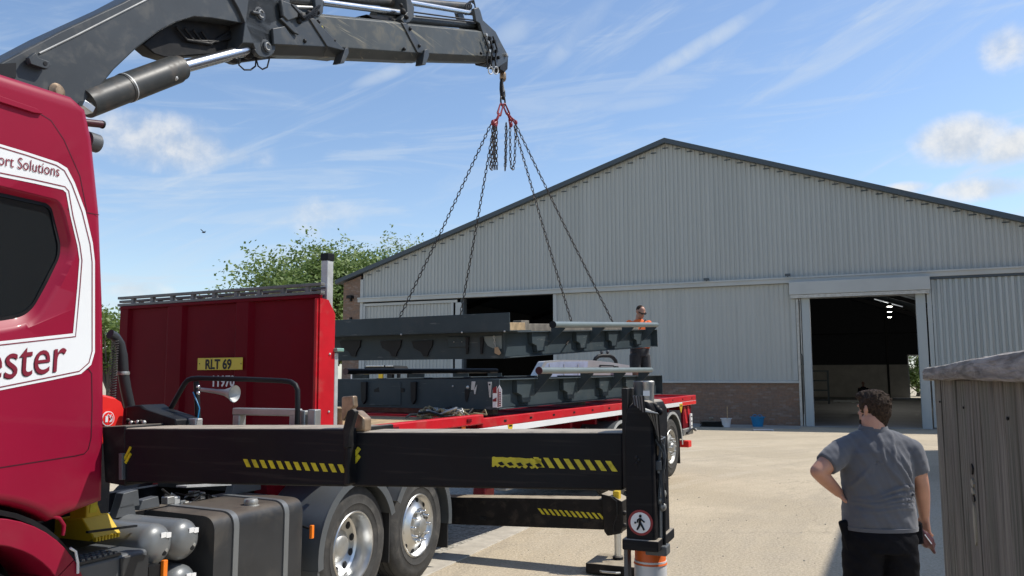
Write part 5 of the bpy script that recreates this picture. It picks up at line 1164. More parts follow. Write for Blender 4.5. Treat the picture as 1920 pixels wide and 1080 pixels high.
# rear: chevron board, plate, hook, step lamp, tags, markers
MB(T).box(10.55, 11.15, .05, .09, .86, 1.30).build('rear_panel', 'shade_red', tl, bev=.005)
m_ = MB(T)
for k in range(2): m_.prism([(10.60+k*.26, 1.28), (10.72+k*.26, 1.28), (10.86+k*.26, .95), (10.74+k*.26, .95)], 'y', .044, .0495)
m_.build('chevron', 'red', tl, smooth=False)
q_ = T.pt(1294, 788, 'y', .02); rp_ = MB(T).box(q_.x-.02, q_.x+.10, .0, .03, q_.z-.17, q_.z+.13).build('rear_plate', 'white', tl, bev=.004)
for k, s_ in enumerate('3W5'): text(s_, 'plate_lettering', T, (q_.x-.01, -.004, q_.z+.05-.09*k), (1, 0, 0), (0, 0, 1), .10, 'black', rp_, bold=.002) if False else MB(T).box(q_.x+.01, q_.x+.07, -.003, -.0005, q_.z+.06-.09*k, q_.z+.085-.09*k).build('plate_mark', 'black', rp_)
MB(T).box(10.5, 11.2, .03, .4, .72, .855).build('bumper_bracket', 'alud', tl, bev=.01)
MB(T).path([tq(1288, 812), tq(1294, 806), tq(1299, 804), tq(1304, 806)], .022, 8).build('rear_hook', 'black', tl); p = tq(1304, 806); MB(T).ball(p, .03, 8, 6).build('hook_end', 'galv', tl)
p = tq(1289, 832, 'y', .05); MB(T).box(p.x-.1, p.x+.12, .0, .3, p.z-.065, p.z+.06).build('rear_lamp', 'redplast', tl, bev=.01)
def tri_tag(px, py, s_=.075):
    p = tq(px, py, 'y', -.004); m2 = MB(T).prism([(p.x-s_, p.z+s_*.7), (p.x+s_, p.z+s_*.7), (p.x+s_*.9, p.z+s_*.2), (p.x+.01, p.z-s_), (p.x-.01, p.z-s_), (p.x-s_*.9, p.z+s_*.2)], 'y', -.006, .004).build('load_tag', 'yelp', tl)
    MB(T).box(p.x-s_*.6, p.x+s_*.6, -.0075, -.0062, p.z+.02, p.z+.04).build('tag_print', 'black', m2)
tri_tag(957, 803, .06); tri_tag(1277, 764, .10)
for px, py in ((1042, 793), (1142, 779), (869, 802)): 
    p = tq(px, py, 'y', .03); MB(T).ball(p, (.035, .02, .025), 10, 6).build('side_marker_lamp', 'orange', tl)
for px, py in ((986, 795), ): p = tq(px, py, 'y', .05); MB(T).box(p.x-.05, p.x+.06, .04, .2, p.z-.06, p.z+.05).build('bracket', 'red', tl)
rn = random.Random(8)
for k in range(10):
    px = 900+k*28; pts = [tq(px+rn.random()*14, 800+rn.random()*8, 'y', .3) for j in range(4)]; MB(T).path(pts, .014, 6).build('air_line', ['black', 'alud', 'hookred'][k % 3], tl)
# red landing gear bits under the neck
for (px, py, w_, h_, m2) in ((907, 921, .13, .07, 'hookred'), (948, 914, .16, .025, 'galv')):
    p = T.pt(px, py, 'y', 1.0); MB(T).box(p.x-w_, p.x+w_, .9, 1.1, p.z-h_, p.z+h_).build('landing_foot', m2, tl, bev=.03)
    if m2 == 'hookred': MB(T).box(p.x-.07, p.x+.07, .93, 1.07, p.z+h_+.001, 1.0).build('landing_leg', 'hookred', tl, bev=.01)
# ladder lying across the headboard
def ladder(x, ya_, yb_, z0_, lab, grp):
    L_ = thing('ladder', lab, 'ladder', T, (x, (ya_+yb_)/2, z0_), grp)
    for zz_ in (z0_, z0_+.068):
        MB(T).box(x, x+.05, ya_, yb_, zz_, zz_+.024).build('stile', 'ladder', L_, bev=.003)
    n = int((yb_-ya_)/.27)
    for k in range(n):
        y = ya_+.14+k*.27; MB(T).box(x+.008, x+.042, y, y+.035, z0_+.0245, z0_+.0675).build('rung', 'ladder', L_)
ladder(-.02, .0, 2.52, HZ+.032, 'aluminium ladder lying on edge along the headboard, the nearer of the pair', 'ladders lying on the trailer headboard')
ladder(.10, .05, 2.66, HZ+.012, 'aluminium ladder lying behind the nearer one on the headboard', 'ladders lying on the trailer headboard')
# straps heaped on the deck
sp0 = V(2.62, .46, 1.47); st = thing('strap_pile', 'heap of tan ratchet straps lying on the trailer deck in front of the steel frame', 'straps', T, sp0)
rn = random.Random(21)
for k in range(16):
    pts = []; cx0, cy0 = sp0.x+(rn.random()-.5)*.25, sp0.y+(rn.random()-.5)*.5
    a0 = rn.random()*6; L_ = .08+.14*rn.random()
    for j in range(7):
        a = a0+j*.9; pts.append((cx0+L_*.6*math.cos(a), cy0+L_*1.3*math.sin(a)+.03*j*(rn.random()-.5), 1.49+.12*rn.random()*(1-abs(cy0-sp0.y))))
    MB(T).path(pts, .010+.006*rn.random(), 6).build('strap', ['tan', 'woodg', 'tan', 'alud', 'black'][k % 5], st)
for k in range(4): c_ = V(sp0.x+(rn.random()-.5)*.2, sp0.y+(rn.random()-.5)*.45, 1.56); MB(T).obox(c_-V(.02, .06, 0), c_+V(.02, .06, .02), .05, .03).build('ratchet', 'alud', st, bev=.004)

# ================================================================== STEEL WEIGHBRIDGE FRAMES
def deck_frame(F, name, label, L_, h, W_, z0, tubes, gx, upper):
    t = thing(name, label, 'steel frame', F, (L_[0], 1.25, z0), 'slate steel deck frames')
    xa_, xb_ = L_; z1 = z0+h
    for s_, yb_ in ((0, 0.), (1, W_)):     # the two long side beams
        sg = 1 if s_ == 0 else -1; f = lambda a: yb_+sg*a
        def bx(x0, x1, a0, a1, zz0, zz1, nm, m='frame', par=t, bev=.004):
            y0_, y1_ = sorted((f(a0), f(a1))); return MB(F).box(x0, x1, y0_, y1_, zz0, zz1).build(nm, m, par, bev=bev)
        sb_ = bx(xa_+.012, xb_, .10, .115, z0+.014, z1-.014, 'side_web')
        bx(xa_+.012, xb_, .0, .2, z1-.013, z1, 'top_flange', par=sb_); bx(xa_+.012, xb_, .02, .2, z0, z0+.013, 'bottom_flange', par=sb_)
        for k, x in enumerate(gx):
            # stepped bracket hugging the web, with a gusset leaning out to the tube
            zc = tubes[2]; yt = -.20
            if s_ == 0:
                MB(F).prism([(x-.30, z1-.014), (x-.30, z0+h*.52), (x-.18, z0+h*.42), (x-.16, z0+h*.16), (x-.13, z0+.06), (x+.03, z0+.06), (x+.05, z0+h*.16), (x+.06, z0+h*.38), (x+.16, z0+h*.38), (x+.16, z1-.014)], 'y', .035, .098).build('bracket', 'frame', t, bev=.004)
                MB(F).prism([(.034, z0+h*.40), (.034, z1-.02), (-.012, z1-.02), (-.012, zc-.02), (yt+.04, zc+.01), (yt-.01, zc-.05)], 'x', x+.16, x+.172).build('gusset', 'frame', t, bev=.002)
                MB(F).prism([(x+.0, zc-.055), (x+.16, zc-.055), (x-.02, z0+h*.42), (x-.16, z0+h*.42)], 'y', -.05, -.035).build('gusset_face', 'frame', t) if False else None
            else:
                MB(F).box(x, x+.02, W_-.02, W_+.26, z1-.10, zc-.04).build('gusset', 'frame', t)
        tb = MB(F).tube((tubes[0], -.20 if s_ == 0 else W_+.22, tubes[2]), (tubes[1], -.20 if s_ == 0 else W_+.22, tubes[2]), .040, 24).build('guide_tube', 'tube' if s_ == 0 else 'black', t, angle=40)  # far tube coloured black to paint the shade on that side
        MB(F).tube((tubes[0]-.012, -.20 if s_ == 0 else W_+.22, tubes[2]), (tubes[0]-.001, -.20 if s_ == 0 else W_+.22, tubes[2]), .046, 24).build('tube_cap', 'maroon' if not upper else 'black', tb)
    for x in [xa_+.9+k*1.15 for k in range(int((xb_-xa_-1)/1.15)+1)]: MB(F).box(x, x+.1, .22, W_-.22, z0+.02, z1-.02).build('cross_beam', 'frame', t)
    MB(F).box(xb_-.012, xb_, .0, W_, z0+.0, z1).build('end_plate', 'frame', t)
    MB(F).box(xb_, xb_+.07, .02, .14, z0+.10, z1-.02).build('end_lug', 'frame', t, bev=.01)
    return t
# lower one, resting on the deck
lf = deck_frame(LOWF, 'steel_deck_frame', 'slate steel deck frame with a grey guide tube, resting on the red trailer', (3.0, 9.12), .345, 2.5, 1.565, (3.62, 7.86, 2.005), (3.80, 5.15, 6.45, 7.60), False)
F = LOWF; z0_, z1_ = 1.565, 1.91
ep = MB(F).box(2.988, 3.0115, .0, 2.62, z0_, z1_).build('front_plate', 'frame', lf, bev=.003)
xq = lambda px, py, x=2.985: F.pt(px, py, 'x', x)
def pbox(F_, parent, x, th, l, name, m, bev=.002):
    P = [F_.pt(a, b, 'x', x) for a, b in l]; return MB(F_).prism([(p.y, p.z) for p in P], 'x', x-th, x).build(name, m, parent, bev=bev)
pbox(F, ep, 2.987, .008, [(640, 716), (752, 716), (752, 760), (640, 760)], 'hatch_plate', 'frame')
for a in (685, 778): pbox(F, ep, 2.9785 if a == 685 else 2.987, .04, [(a-5, 716), (a+5, 716), (a+4, 750), (a-1, 758), (a-4, 750)], 'hatch_hinge', 'black')
pbox(F, ep, 2.987, .01, [(702, 730), (711, 726), (712, 735), (702, 735)], 'slot', 'black'); pbox(F, ep, 2.987, .01, [(752, 727), (758, 728), (758, 735), (752, 735)], 'slot', 'black')
for a, b in ((849, 724), (877, 726)): p = xq(a, b); MB(F).ball(p, .011 if a == 849 else .02, 8, 6).build('bolt', 'galv', ep)
pbox(F, ep, 2.987, .012, [(885, 715), (892, 715), (890, 730), (895, 721), (892, 739), (890, 739), (889, 731), (884, 731)], 'latch', 'galv'); pbox(F, ep, 2.987, .012, [(872, 730), (882, 731), (876, 754), (873, 750)], 'hanger', 'black')
pbox(F, ep, 2.987, .02, [(916, 716), (923, 716), (921, 745), (919, 745)], 'tapered_bracket', 'galv')
p = xq(919.5, 721); MB(F).disc(p+V(-.022, 0, 0), p+V(-.019, 0, 0), .010).build('hole', 'black', ep)
# red and white tag standing at the corner
tg = thing('corner_tag', 'red and white pointed paper tag strapped to the corner of the lower steel frame', 'tag', F, F.pt(934, 765, 'x', 2.96))
pr = F.pt(932, 765, 'x', 2.955); 
def tagp(l, name, m, x, th, par): return pbox(F, par, x, th, l, name, m, bev=0)
tagp([(924, 764), (924, 731), (931.5, 724), (931.5, 764)], 'side_face', 'white', 2.965, .004, tg)
for (a, b) in ((724, 737), (745, 753)): tagp([(924.2, b), (924.2, a+4), (931.3, a), (931.3, b)], 'red_block', 'hookred', 2.960, .002, tg)
tagp([(932, 765), (932, 730), (936.5, 722), (941, 730), (941, 763)], 'front_face', 'white', 2.965, .004, tg); tagp([(933.2, 763), (933.2, 731), (935, 727), (935, 763)], 'red_edge', 'hookred', 2.960, .002, tg)
for k in range(7): tagp([(936, 735+4*k), (939, 735+4*k), (939, 737.5+4*k), (936, 737.5+4*k)], 'print', 'hookred', 2.9605, .001, tg)
# upper one, hanging
uf = deck_frame(UPF, 'steel_deck_frame', 'slate steel deck frame hanging nose down from four chains', (0.012, 5.78), .31, 2.5, .0, (.92, 5.12, .385), (1.10, 2.50, 3.75, 4.92), True)
F = UPF
ep = MB(F).box(-.002, .0115, .0, 2.62, .0, .31).build('front_plate', 'frame', uf, bev=.003)
yu, zu = F.pt(955, 594, 'x', -.2).y, F.pt(955, 594, 'x', -.2).z; yb2, zb2 = F.pt(955, 622, 'x', -.2).y, F.pt(955, 622, 'x', -.2).z
up = MB(F).box(-.20, -.185, yu, 2.62, .322, .52).build('upstand_plate', 'frame', uf, bev=.003); MB(F).box(-.20, .35, yu, 2.62, .3105, .3215).build('upstand_shelf', 'frame', up, bev=.002)
for a, b in ((752, 627), (866, 623), (946, 621)): p = F.pt(a, b, 'x', -.205); MB(F).ball(p, .012, 8, 5).build('bolt', 'galv', up)
for a in (662, 738, 797): pbox(F, ep, -.003, .02, [(a-24, 640), (a+16, 638), (a+14, 650), (a+8, 660), (a+6, 668), (a-2, 668), (a-6, 660), (a-20, 652)], 'curved_gusset', 'black')
pbox(F, ep, -.003, .02, [(840, 632), (880, 631), (880, 650), (842, 651)], 'mounting_plate', 'frame')
for a in (851, 866): p = F.pt(a, 641, 'x', -.028); MB(F).ball(p, .006, 8, 5).build('bolt', 'galv', ep)
pbox(F, ep, -.003, .012, [(907, 631), (941, 629), (941, 654), (925, 653), (915, 648), (909, 638)], 'end_gusset', 'tube')
for a in (878, 905): pbox(F, ep, -.003, .03, [(a-3, 632), (a+3, 632), (a+1, 662), (a-2, 664)], 'rib', 'black')
p = F.pt(928, 646, 'x', -.03); m_ = MB(F).chain([F.pt(926, 630, 'x', -.03), F.pt(929, 650, 'x', -.03)], .03, .02, .004).build('tag_chain', 'alud', ep)
pbox(F, ep, -.03, .012, [(928, 652), (934, 650), (940, 662), (936, 666), (928, 662)], 'paper_tag', 'tan2')
# timber dunnage on the upper frame
def timber(name, lab, F_, x0, x1, y0, y1, z0, z1, m, grp=None):
    o = MB(F_).box(x0, x1, y0, y1, z0, z1).build(name, m, None, bev=.006); base = F_.M @ V((x0+x1)/2, (y0+y1)/2, z0); rebase(o, base); tag(o, lab, 'timber', grp); return o
timber('timber_block', 'short fresh yellow timber block on the upper steel frame', F, .10, .75, .10, .20, .3225, .42, 'wood')
timber('timber_beam', 'long grey timber beam lying under the upper guide tube', F, 1.05, 5.35, .20, .30, .312, .41, 'woodg')
timber('timber_beam', 'dark timber beam beside the fresh yellow block on the upper frame', F, .80, 1.02, .18, .30, .312, .45, 'woodg')
timber('timber_batten', 'thin pale timber batten on top of the grey beam of the upper frame', F, 2.2, 3.6, .21, .27, .412, .43, 'wood')
# blocks under the lower frame
for k, x in enumerate((3.3, 6.0, 8.7)):
    timber('bearer_block', ['timber bearer under the front end of the lower steel frame', 'timber bearer under the middle of the lower steel frame', 'timber bearer under the rear end of the lower steel frame'][k], LOWF, x, x+.12, .25, 2.3, 1.491 if x > 2.9 else 1.471, 1.5645, 'woodg', 'bearers under the lower frame')
o = MB(LOWF).box(.26, .42, -.02-.12+.15, .14, 1.537, 1.66)
bk = timber('timber_block', 'upright rough timber block beside the corner post of the trailer', LOWF, .30, .42, .02, .14, 1.537, 1.70, 'wood')

# ================================================================== CHAIN SLING
Wb = BOOM.M; hookp = BOOM.M @ V(hx+.01, 0, zpx(186))
cs = thing('chain_sling', 'four leg chain sling with red shorteners hanging from the crane hook', 'chain', WORLD, tuple(hookp))
rc = BOOM.M @ V(hx+.0, 0, zpx(190)); ex = (BOOM.M.to_3x3() @ V(1, 0, 0))
ring = [rc+ex*(.072*math.cos(a))+V(0, 0, .082*math.sin(a)) for a in [2*PI*k/24 for k in range(25)]]
MB().path(ring, .014, 8).build('master_ring', 'chain', cs)
def bw(px, py, y=0.): return BOOM.M @ BOOM.pt(px, py, 'y', y)
def clutch(l, y):
    m_ = MB()
    P = [bw(a, b, y) for a, b in l]
    for i in range(len(P)-1): m_.link(P[i], P[i+1], .055 if i == 0 else .04, .012, (.9, .4, .1) if i % 2 else (.4, -.9, 0))
    m_.ball(P[-1], (.03, .03, .045), 8, 6); m_.ball(P[-2], (.025, .025, .03), 8, 6)
    return m_.build('shortening_hook', 'hookred', cs)
clutch([(941, 196), (935, 214), (930, 226), (924, 230)], -.06); clutch([(940, 198), (936, 216), (931, 228), (929, 236)], .06)
clutch([(945, 196), (952, 213), (956, 224), (958, 234)], -.06); clutch([(946, 198), (954, 215), (961, 224), (967, 230)], .06)
nl = TRL
tops = [bw(921, 232, .05), bw(926, 236, .10), bw(964, 236, -.06), bw(967, 234, .0)]
UPp = lambda px, py, y: UPF.M @ UPF.pt(px, py, 'y', y)
ends = [UPp(744, 606, 2.35), UPp(861, 604, 2.2), UPp(1077, 622, .26), UPp(1158, 622, .26)]
for a, b in zip(tops, ends):
    mid = (a+b)/2-V(0, 0, .03); MB().chain([a, mid, b], .060, .034, .0066).build('chain_leg', 'chain', cs)
for b in ends: MB().path([b, b+V(0, 0, -.04), b+V(.02, .02, -.08), b+V(.05, .0, -.06)], [.014, .016, .014, .008], 8).build('end_hook', 'chain', cs)
a_ = ends[2]; MB(UPF).tube(UPF.I @ a_, UPF.pt(1062, 646, 'y', .03), .010, 8).build('lifting_bar', 'chain', cs)
for pts, y in (([(924, 234), (921, 290), (919, 317), (923, 319), (927, 300), (926, 240)], .1), ([(928, 236), (926, 290), (928, 318)], -.02), ([(931, 238), (931, 300), (932, 318)], -.08), ([(927, 240), (924, 280), (921, 312)], -.1),
               ([(949, 230), (948, 280), (947, 320)], -.05), ([(956, 234), (957, 300), (959, 316), (962, 318), (965, 300), (967, 236)], 0.), ([(929, 244), (927, 300)], .14), ([(950, 236), (948, 312)], .03)):
    MB().chain([bw(a, b, y) for a, b in pts], .056, .033, .0066).build('spare_chain', 'chain', cs)

# ================================================================== BACKGROUND VEHICLES
PK = Frame(*(lambda p: (p.x, p.y))(WORLD.pt(1006, 900, 'y', 15.2)), 34)
def pz(px, py, y=0.): return PK.pt(px, py, 'y', y)
pk = thing('compact_tractor', 'silver compact machine with bluish screen and black roll hoop behind the steel frames', 'tractor', PK, (1, .7, 0))
xw0, xw1 = pz(1008, 700).x, pz(1112, 690).x; xr1 = pz(1192, 690).x; zr = pz(1060, 675).z; zs = pz(1060, 700).z; XF = xw0-.05; XB = xr1+.12
bd = MB(PK).prism(rpoly([(XF, .5), (XF, zs-.5), (XB, zs-.5), (XB, .5)], .06, 3), 'y', 0, .30).build('body', 'silver', pk, bev=.04, seg=3)
cabp = [(xw0-.02, zs-.49), (xw0+.02, zs-.04), (xw0+.20, zr-.03), (xw0+.6, zr), (xw1, zr+.005), (xw1+.5, zr-.03), (xr1-.02, zr-.10), (xr1+.06, zr-.16), (xr1+.06, zs-.49)]
MB(PK).prism(rpoly(cabp, .03, 3), 'y', .05, .26).build('hood', 'silver', pk, bev=.04, seg=3)
wsp = [(xw0+.03, zs-.45), (xw0+.07, zs-.03), (xw0+.26, zr-.06), (xw0+.6, zr-.03), (xw1-.09, zr-.02), (xw1-.16, zs-.45)]
MB(PK).prism(wsp, 'y', .045, .058).build('screen', 'bglass', pk, smooth=False)
for k in range(3):
    a = xw0+.2+(xw1-xw0-.3)*(k+.3)/3; MB(PK).box(a, a+.012, .038, .044, zs-.3, zr-.07).build('screen_rib', 'silver', pk)
vn = [pz(a, b, .05) for a, b in ((1124, 684), (1150, 685), (1154, 692), (1124, 692))]; MB(PK).prism([(p.x, p.z) for p in vn], 'y', .035, .055).build('vent', 'black', pk)
for k in range(2): p, q = pz(1126, 687+3*k, .03), pz(1150, 688+3*k, .03); MB(PK).obox(p, q, .01, .012).build('vent_slat', 'silver', pk)
p = pz(1155, 690, .03); MB(PK).box(p.x-.03, p.x+.05, .0, .05, p.z-.04, p.z+.04).build('side_camera', 'black', pk, bev=.01)
hp2 = [pz(a, b, .2) for a, b in ((1112, 690), (1113, 680), (1117, 672), (1122, 668), (1128, 667), (1143, 667), (1149, 670), (1154, 676), (1157, 690))]
MB(PK).path(hp2, .04, 10).build('roll_hoop', 'black', pk)
for a in (1128, 1139): p = pz(a, 660, .2); MB(PK).ball(p, (.035, .035, .04), 10, 6).build('spot_lamp', 'greyp', pk); MB(PK).tube(p, p+V(0, 0, -.08), .014, 6).build('lamp_stalk', 'black', pk)
for x in (XF+.5, XB-.45): MB(PK).lathe([(.2, .0), (.40, -.01), (.44, .03), (.44, .26), (.3, .28)], (x, -.06, .44), 'y', 28, True).build('wheel', 'rubber', pk)
for x in (XF+.5, XB-.45): MB(PK).lathe([(.3, 0), (.44, .03), (.44, .22), (.3, .24)], (x, .35, .44), 'y', 28, True).build('wheel', 'rubber', pk)
# forklift far left behind the trailer
q0 = HALL.pt(700, 775, 'z', 0); FK = Frame(*(lambda p: (p.x, p.y))(HALL.M @ V(-19.2, -7.5, 0)), -23.6)
fk = thing('forklift', 'black and yellow forklift standing in front of the closed sliding door', 'forklift', FK, (0, 0, 0))
fq = lambda px, py: FK.pt(px, py, 'y', 0)
xa_, xb_ = fq(683, 690).x, fq(741, 690).x; zt_ = fq(700, 685).z; zc_ = fq(700, 693).z
MB(FK).prism(rpoly([(xa_, zc_), (xa_+.05, zt_-.04), (xa_+1.0, zt_), (xb_-.1, zt_-.02), (xb_, zc_)], .05), 'y', 0, 1.1).build('overhead_guard', 'black', fk, bev=.02)
MB(FK).tube((xa_+.1, -.02, zt_-.03), (xa_+.95, -.02, zt_-.03), .03, 8).build('guard_bar', 'galv', fk); MB(FK).tube((xa_+1.05, -.02, zt_-.03), (xb_-.1, -.02, zt_-.03), .03, 8).build('guard_bar', 'galv', fk)
for x in (xa_+.08, xb_-.15, xa_+.8): MB(FK).box(x, x+.07, 0, .08, .9, zc_).build('guard_post', 'black', fk)
MB(FK).prism(rpoly([(xa_-.6, .25), (xa_-.65, 1.0), (xa_-.2, 1.45), (xa_+.35, 1.5), (xa_+.4, 1.0), (xb_, 1.0), (xb_, .25)], .1), 'y', .0, 1.15).build('body', 'yelp', fk, bev=.04)
for k, (px, c_) in enumerate(((664, 'wbucket'), (672, 'brass'), (689, 'yel'), (716, 'yelp'), (732, 'black'))):
    p = fq(px, 707); MB(FK).box(p.x-.10, p.x+.10, -.12, -.02, 1.55, p.z+.18).build('control_box', c_, fk, bev=.02)
for x in (xa_-.2, xb_-.3): MB(FK).lathe([(.1, 0), (.28, 0), (.3, .03), (.3, .2), (.2, .22)], (x, -.02, .3), 'y', 24, True).build('wheel', 'rubber', fk)
MB(FK).box(xb_+.02, xb_+.14, .1, .2, .05, zc_).box(xb_+.02, xb_+.14, .9, 1.0, .05, zc_).box(xb_+.02, xb_+.14, .2, .9, 1.0, 1.1).build('mast', 'black', fk); MB(FK).box(xb_+.15, xb_+1.1, .2, .3, .05, .10).build('fork', 'darkgap', fk); MB(FK).box(xb_+.15, xb_+1.1, .8, .9, .05, .10).build('fork', 'darkgap', fk)

# a bird
bp_ = WORLD.pt(382, 436, 'y', 60); o = MB().ball(bp_, (.16, .05, .04), 10, 6).add([bp_+V(-.05, 0, .02), bp_+V(.06, 0, .02), bp_+V(.10, .25, .16), bp_+V(-.02, .27, .17)], [(0, 1, 2, 3)]).add([bp_+V(-.05, 0, .02), bp_+V(.06, 0, .02), bp_+V(-.12, -.25, .22), bp_+V(-.2, -.2, .22)], [(0, 1, 2, 3)]).build('bird', 'black'); rebase(o, bp_); tag(o, 'tiny dark bird flying in the blue sky left of the trees', 'bird')

# ================================================================== PEOPLE
def limb(mb, pts, rs, n=14):
    """tapering limb with ball joints, later fused into one skin"""
    for i in range(len(pts)-1):
        mb.path([pts[i], Vector(pts[i]).lerp(Vector(pts[i+1]), .5), pts[i+1]], [rs[i], (rs[i]+rs[i+1])/2*1.02, rs[i+1]], n)
    for p, r in zip(pts, rs): mb.ball(p, r, n, 8)
def ell_rings(mb, rows, n=28, pw=2.3):
    """rows: (z, cx, cy, rx, ry)"""
    rings = []
    for (z, cx0, cy0, rx, ry) in rows:
        ring = []
        for k in range(n):
            a = 2*PI*k/n; c, s_ = math.cos(a), math.sin(a)
            ring.append((cx0+rx*abs(c)**(2/pw)*(1 if c > 0 else -1), cy0+ry*abs(s_)**(2/pw)*(1 if s_ > 0 else -1), z))
        rings.append(ring)
    mb.loft(rings); return mb
def hand(mb, wrist, palm_dir, side, curl=.5, s=1., thumb=1):
    """palm with four fingers and a thumb; palm_dir = from wrist to knuckles, side = across the palm towards the thumb"""
    d = Vector(palm_dir).normalized(); sd_ = Vector(side).normalized(); nn = d.cross(sd_).normalized()*thumb; w0 = Vector(wrist)
    for k in range(4):
        o = sd_*(.030-.020*k)*s; mb.path([w0+o*.6, w0+d*.085*s+o], [.017*s, .014*s], 8)
        k0 = w0+d*.085*s+o; L_ = [.072, .080, .074, .058][k]*s; pts = [k0]; dd = d.copy()
        for j in range(3):
            dd = (dd+nn*curl*.55).normalized(); pts.append(pts[-1]+dd*L_*(.45, .32, .25)[j])
        mb.path(pts, [.0110*s, .0100*s, .0092*s, .0075*s], 8); mb.ball(pts[-1], .0078*s, 8, 5)
    t0 = w0+sd_*.028*s+d*.02*s; pts = [t0, t0+(sd_*.7+d*.6).normalized()*.035*s, t0+(sd_*.65+d*.9+nn*.25).normalized()*.068*s, t0+(sd_*.5+d*1.1+nn*.5).normalized()*.09*s]
    mb.path(pts, [.016*s, .0125*s, .011*s, .008*s], 8); mb.ball(pts[-1], .008*s, 8, 5)
def head(mb, c, s, yaw, pitch=0.):
    """skull, jaw, nose, ears, lips; face towards +y before the turn"""
    Rm = Matrix.Rotation(yaw, 3, 'Z') @ Matrix.Rotation(pitch, 3, 'X'); t0 = MB(); c = Vector(c)
    t0.ball((0, -.012, .018), (.078, .098, .098), 20, 14).ball((0, .028, -.045), (.060, .066, .070), 16, 10).ball((0, .060, -.085), (.034, .030, .026), 12, 8)
    t0.path([(0, .088, .012), (0, .104, -.018), (0, .110, -.030)], [.009, .012, .015], 8)
    t0.path([(-.024, .086, -.060), (0, .095, -.058), (.024, .086, -.060)], .0075, 6).path([(-.045, .078, .026), (0, .090, .028), (.045, .078, .026)], .010, 6)
    for s_ in (-1, 1):
        t0.path([(s_*.076, -.012, .018), (s_*.088, -.022, .028), (s_*.092, -.028, .006), (s_*.086, -.018, -.018), (s_*.076, -.006, -.030)], [.008, .010, .010, .009, .007], 8)
        t0.ball((s_*.078, -.010, .0), (.010, .014, .022), 8, 6)
    mb.add([c+Rm @ (v*s) for v in t0.v], t0.f); return Rm
def P_(fr, name, label):
    return thing(name, label, 'person', fr, (0, 0, 0))

# ---- the man in the foreground, seen from behind
MF = Frame(2.49, 5.6, 0)
mn = P_(MF, 'person', 'man in a grey polo shirt seen from behind, one hand on hip, beside the fence')
A_ = lambda px, py, y: tuple(MF.pt(px, py, 'y', y))
bd = MB(MF)
HC = A_(1637, 769, .02); Rm = head(bd, HC, 1.09, R(25))
limb(bd, [(0, -.02, 1.50), (-.01, -.01, 1.66)], [.085, .072])
ell_rings(bd, [(.80, 0, 0, .17, .13), (.95, 0, 0, .215, .155), (1.1, 0, .01, .20, .15), (1.3, 0, 0, .205, .14), (1.46, 0, -.01, .19, .11), (1.54, 0, -.015, .10, .08)])
Lsh, Lel, Lwr = (-.235, -.02, 1.455), A_(1533, 884, -.10), A_(1572, 923, .02)
Rsh, Rel, Rwr = (.235, -.02, 1.455), A_(1728, 905, -.03), A_(1733, 968, .06)
limb(bd, [Lsh, Vector(Lsh).lerp(Vector(Lel), .55), Lel, Vector(Lel).lerp(Vector(Lwr), .35), Lwr], [.075, .066, .050, .050, .034])
limb(bd, [Rsh, Vector(Rsh).lerp(Vector(Rel), .55), Rel, Vector(Rel).lerp(Vector(Rwr), .35), Rwr], [.075, .062, .047, .048, .034])
hand(bd, Lwr, V(.75, .35, -.75), V(-.1, -.8, -.25), .55, 1.1, thumb=-1)
hand(bd, Rwr, V(.05, .12, -1), V(-.35, .9, 0), .9, 1.05, thumb=1)
for s_ in (-1, 1): limb(bd, [(s_*.10, 0, .88), (s_*.125, .02, .50), (s_*.14, -.02, .10)], [.105, .070, .045]); limb(bd, [(s_*.14, -.03, .06), (s_*.16, .12, .045)], [.045, .035])
body_o = remeshed(bd, 'body', 'skin', mn, .0085, 3)
# hair: a cap over the crown and the back of the head, tapered at the neck
hr = MB(MF); c0 = Vector(HC); rn = random.Random(6)
t0 = MB(); t0.ball((0, -.018, .032), (.086, .104, .100), 24, 16).ball((0, -.050, .000), (.074, .068, .078), 18, 10).ball((0, -.054, -.045), (.060, .046, .050), 16, 8).ball((0, -.052, -.085), (.050, .030, .035), 14, 8).ball((0, .045, .085), (.066, .058, .042), 16, 8).ball((-.01, .078, .088), (.045, .030, .026), 12, 8)
for k in range(160):
    a = rn.random()*2*PI; e = rn.random()*1.2; d = V(math.cos(a)*math.cos(e), math.sin(a)*math.cos(e), math.sin(e))
    if d.y > .35 and d.z < .55: continue
    q_ = V(d.x*.084, -.018+d.y*.102, .032+d.z*.100); t0.path([q_*.97, q_+V(d.x*.004+.006*rn.random(), d.y*.006-.012*rn.random(), .006*rn.random())+V(0, .015, 0)*rn.random()], [.010, .005], 5)
hr.add([c0+Rm @ (v*1.09) for v in t0.v], t0.f)
def hairtex(v, n): return v+n*(.0022*math.sin(v.x*330+math.sin(v.z*60)*2.2)*math.cos(v.z*50+v.x*30))
remeshed(hr, 'hair', 'hair', mn, .0062, 1, hairtex)
# beard edge on the left cheek
bb = MB(MF); t0 = MB(); t0.ball((0, .040, -.075), (.058, .056, .045), 16, 8).ball((-.058, .012, -.045), (.016, .024, .034), 10, 8).ball((.058, .012, -.045), (.016, .024, .034), 10, 8); bb.add([c0+Rm @ (v*1.09) for v in t0.v], t0.f)
remeshed(bb, 'beard', 'hair', mn, .008, 1)
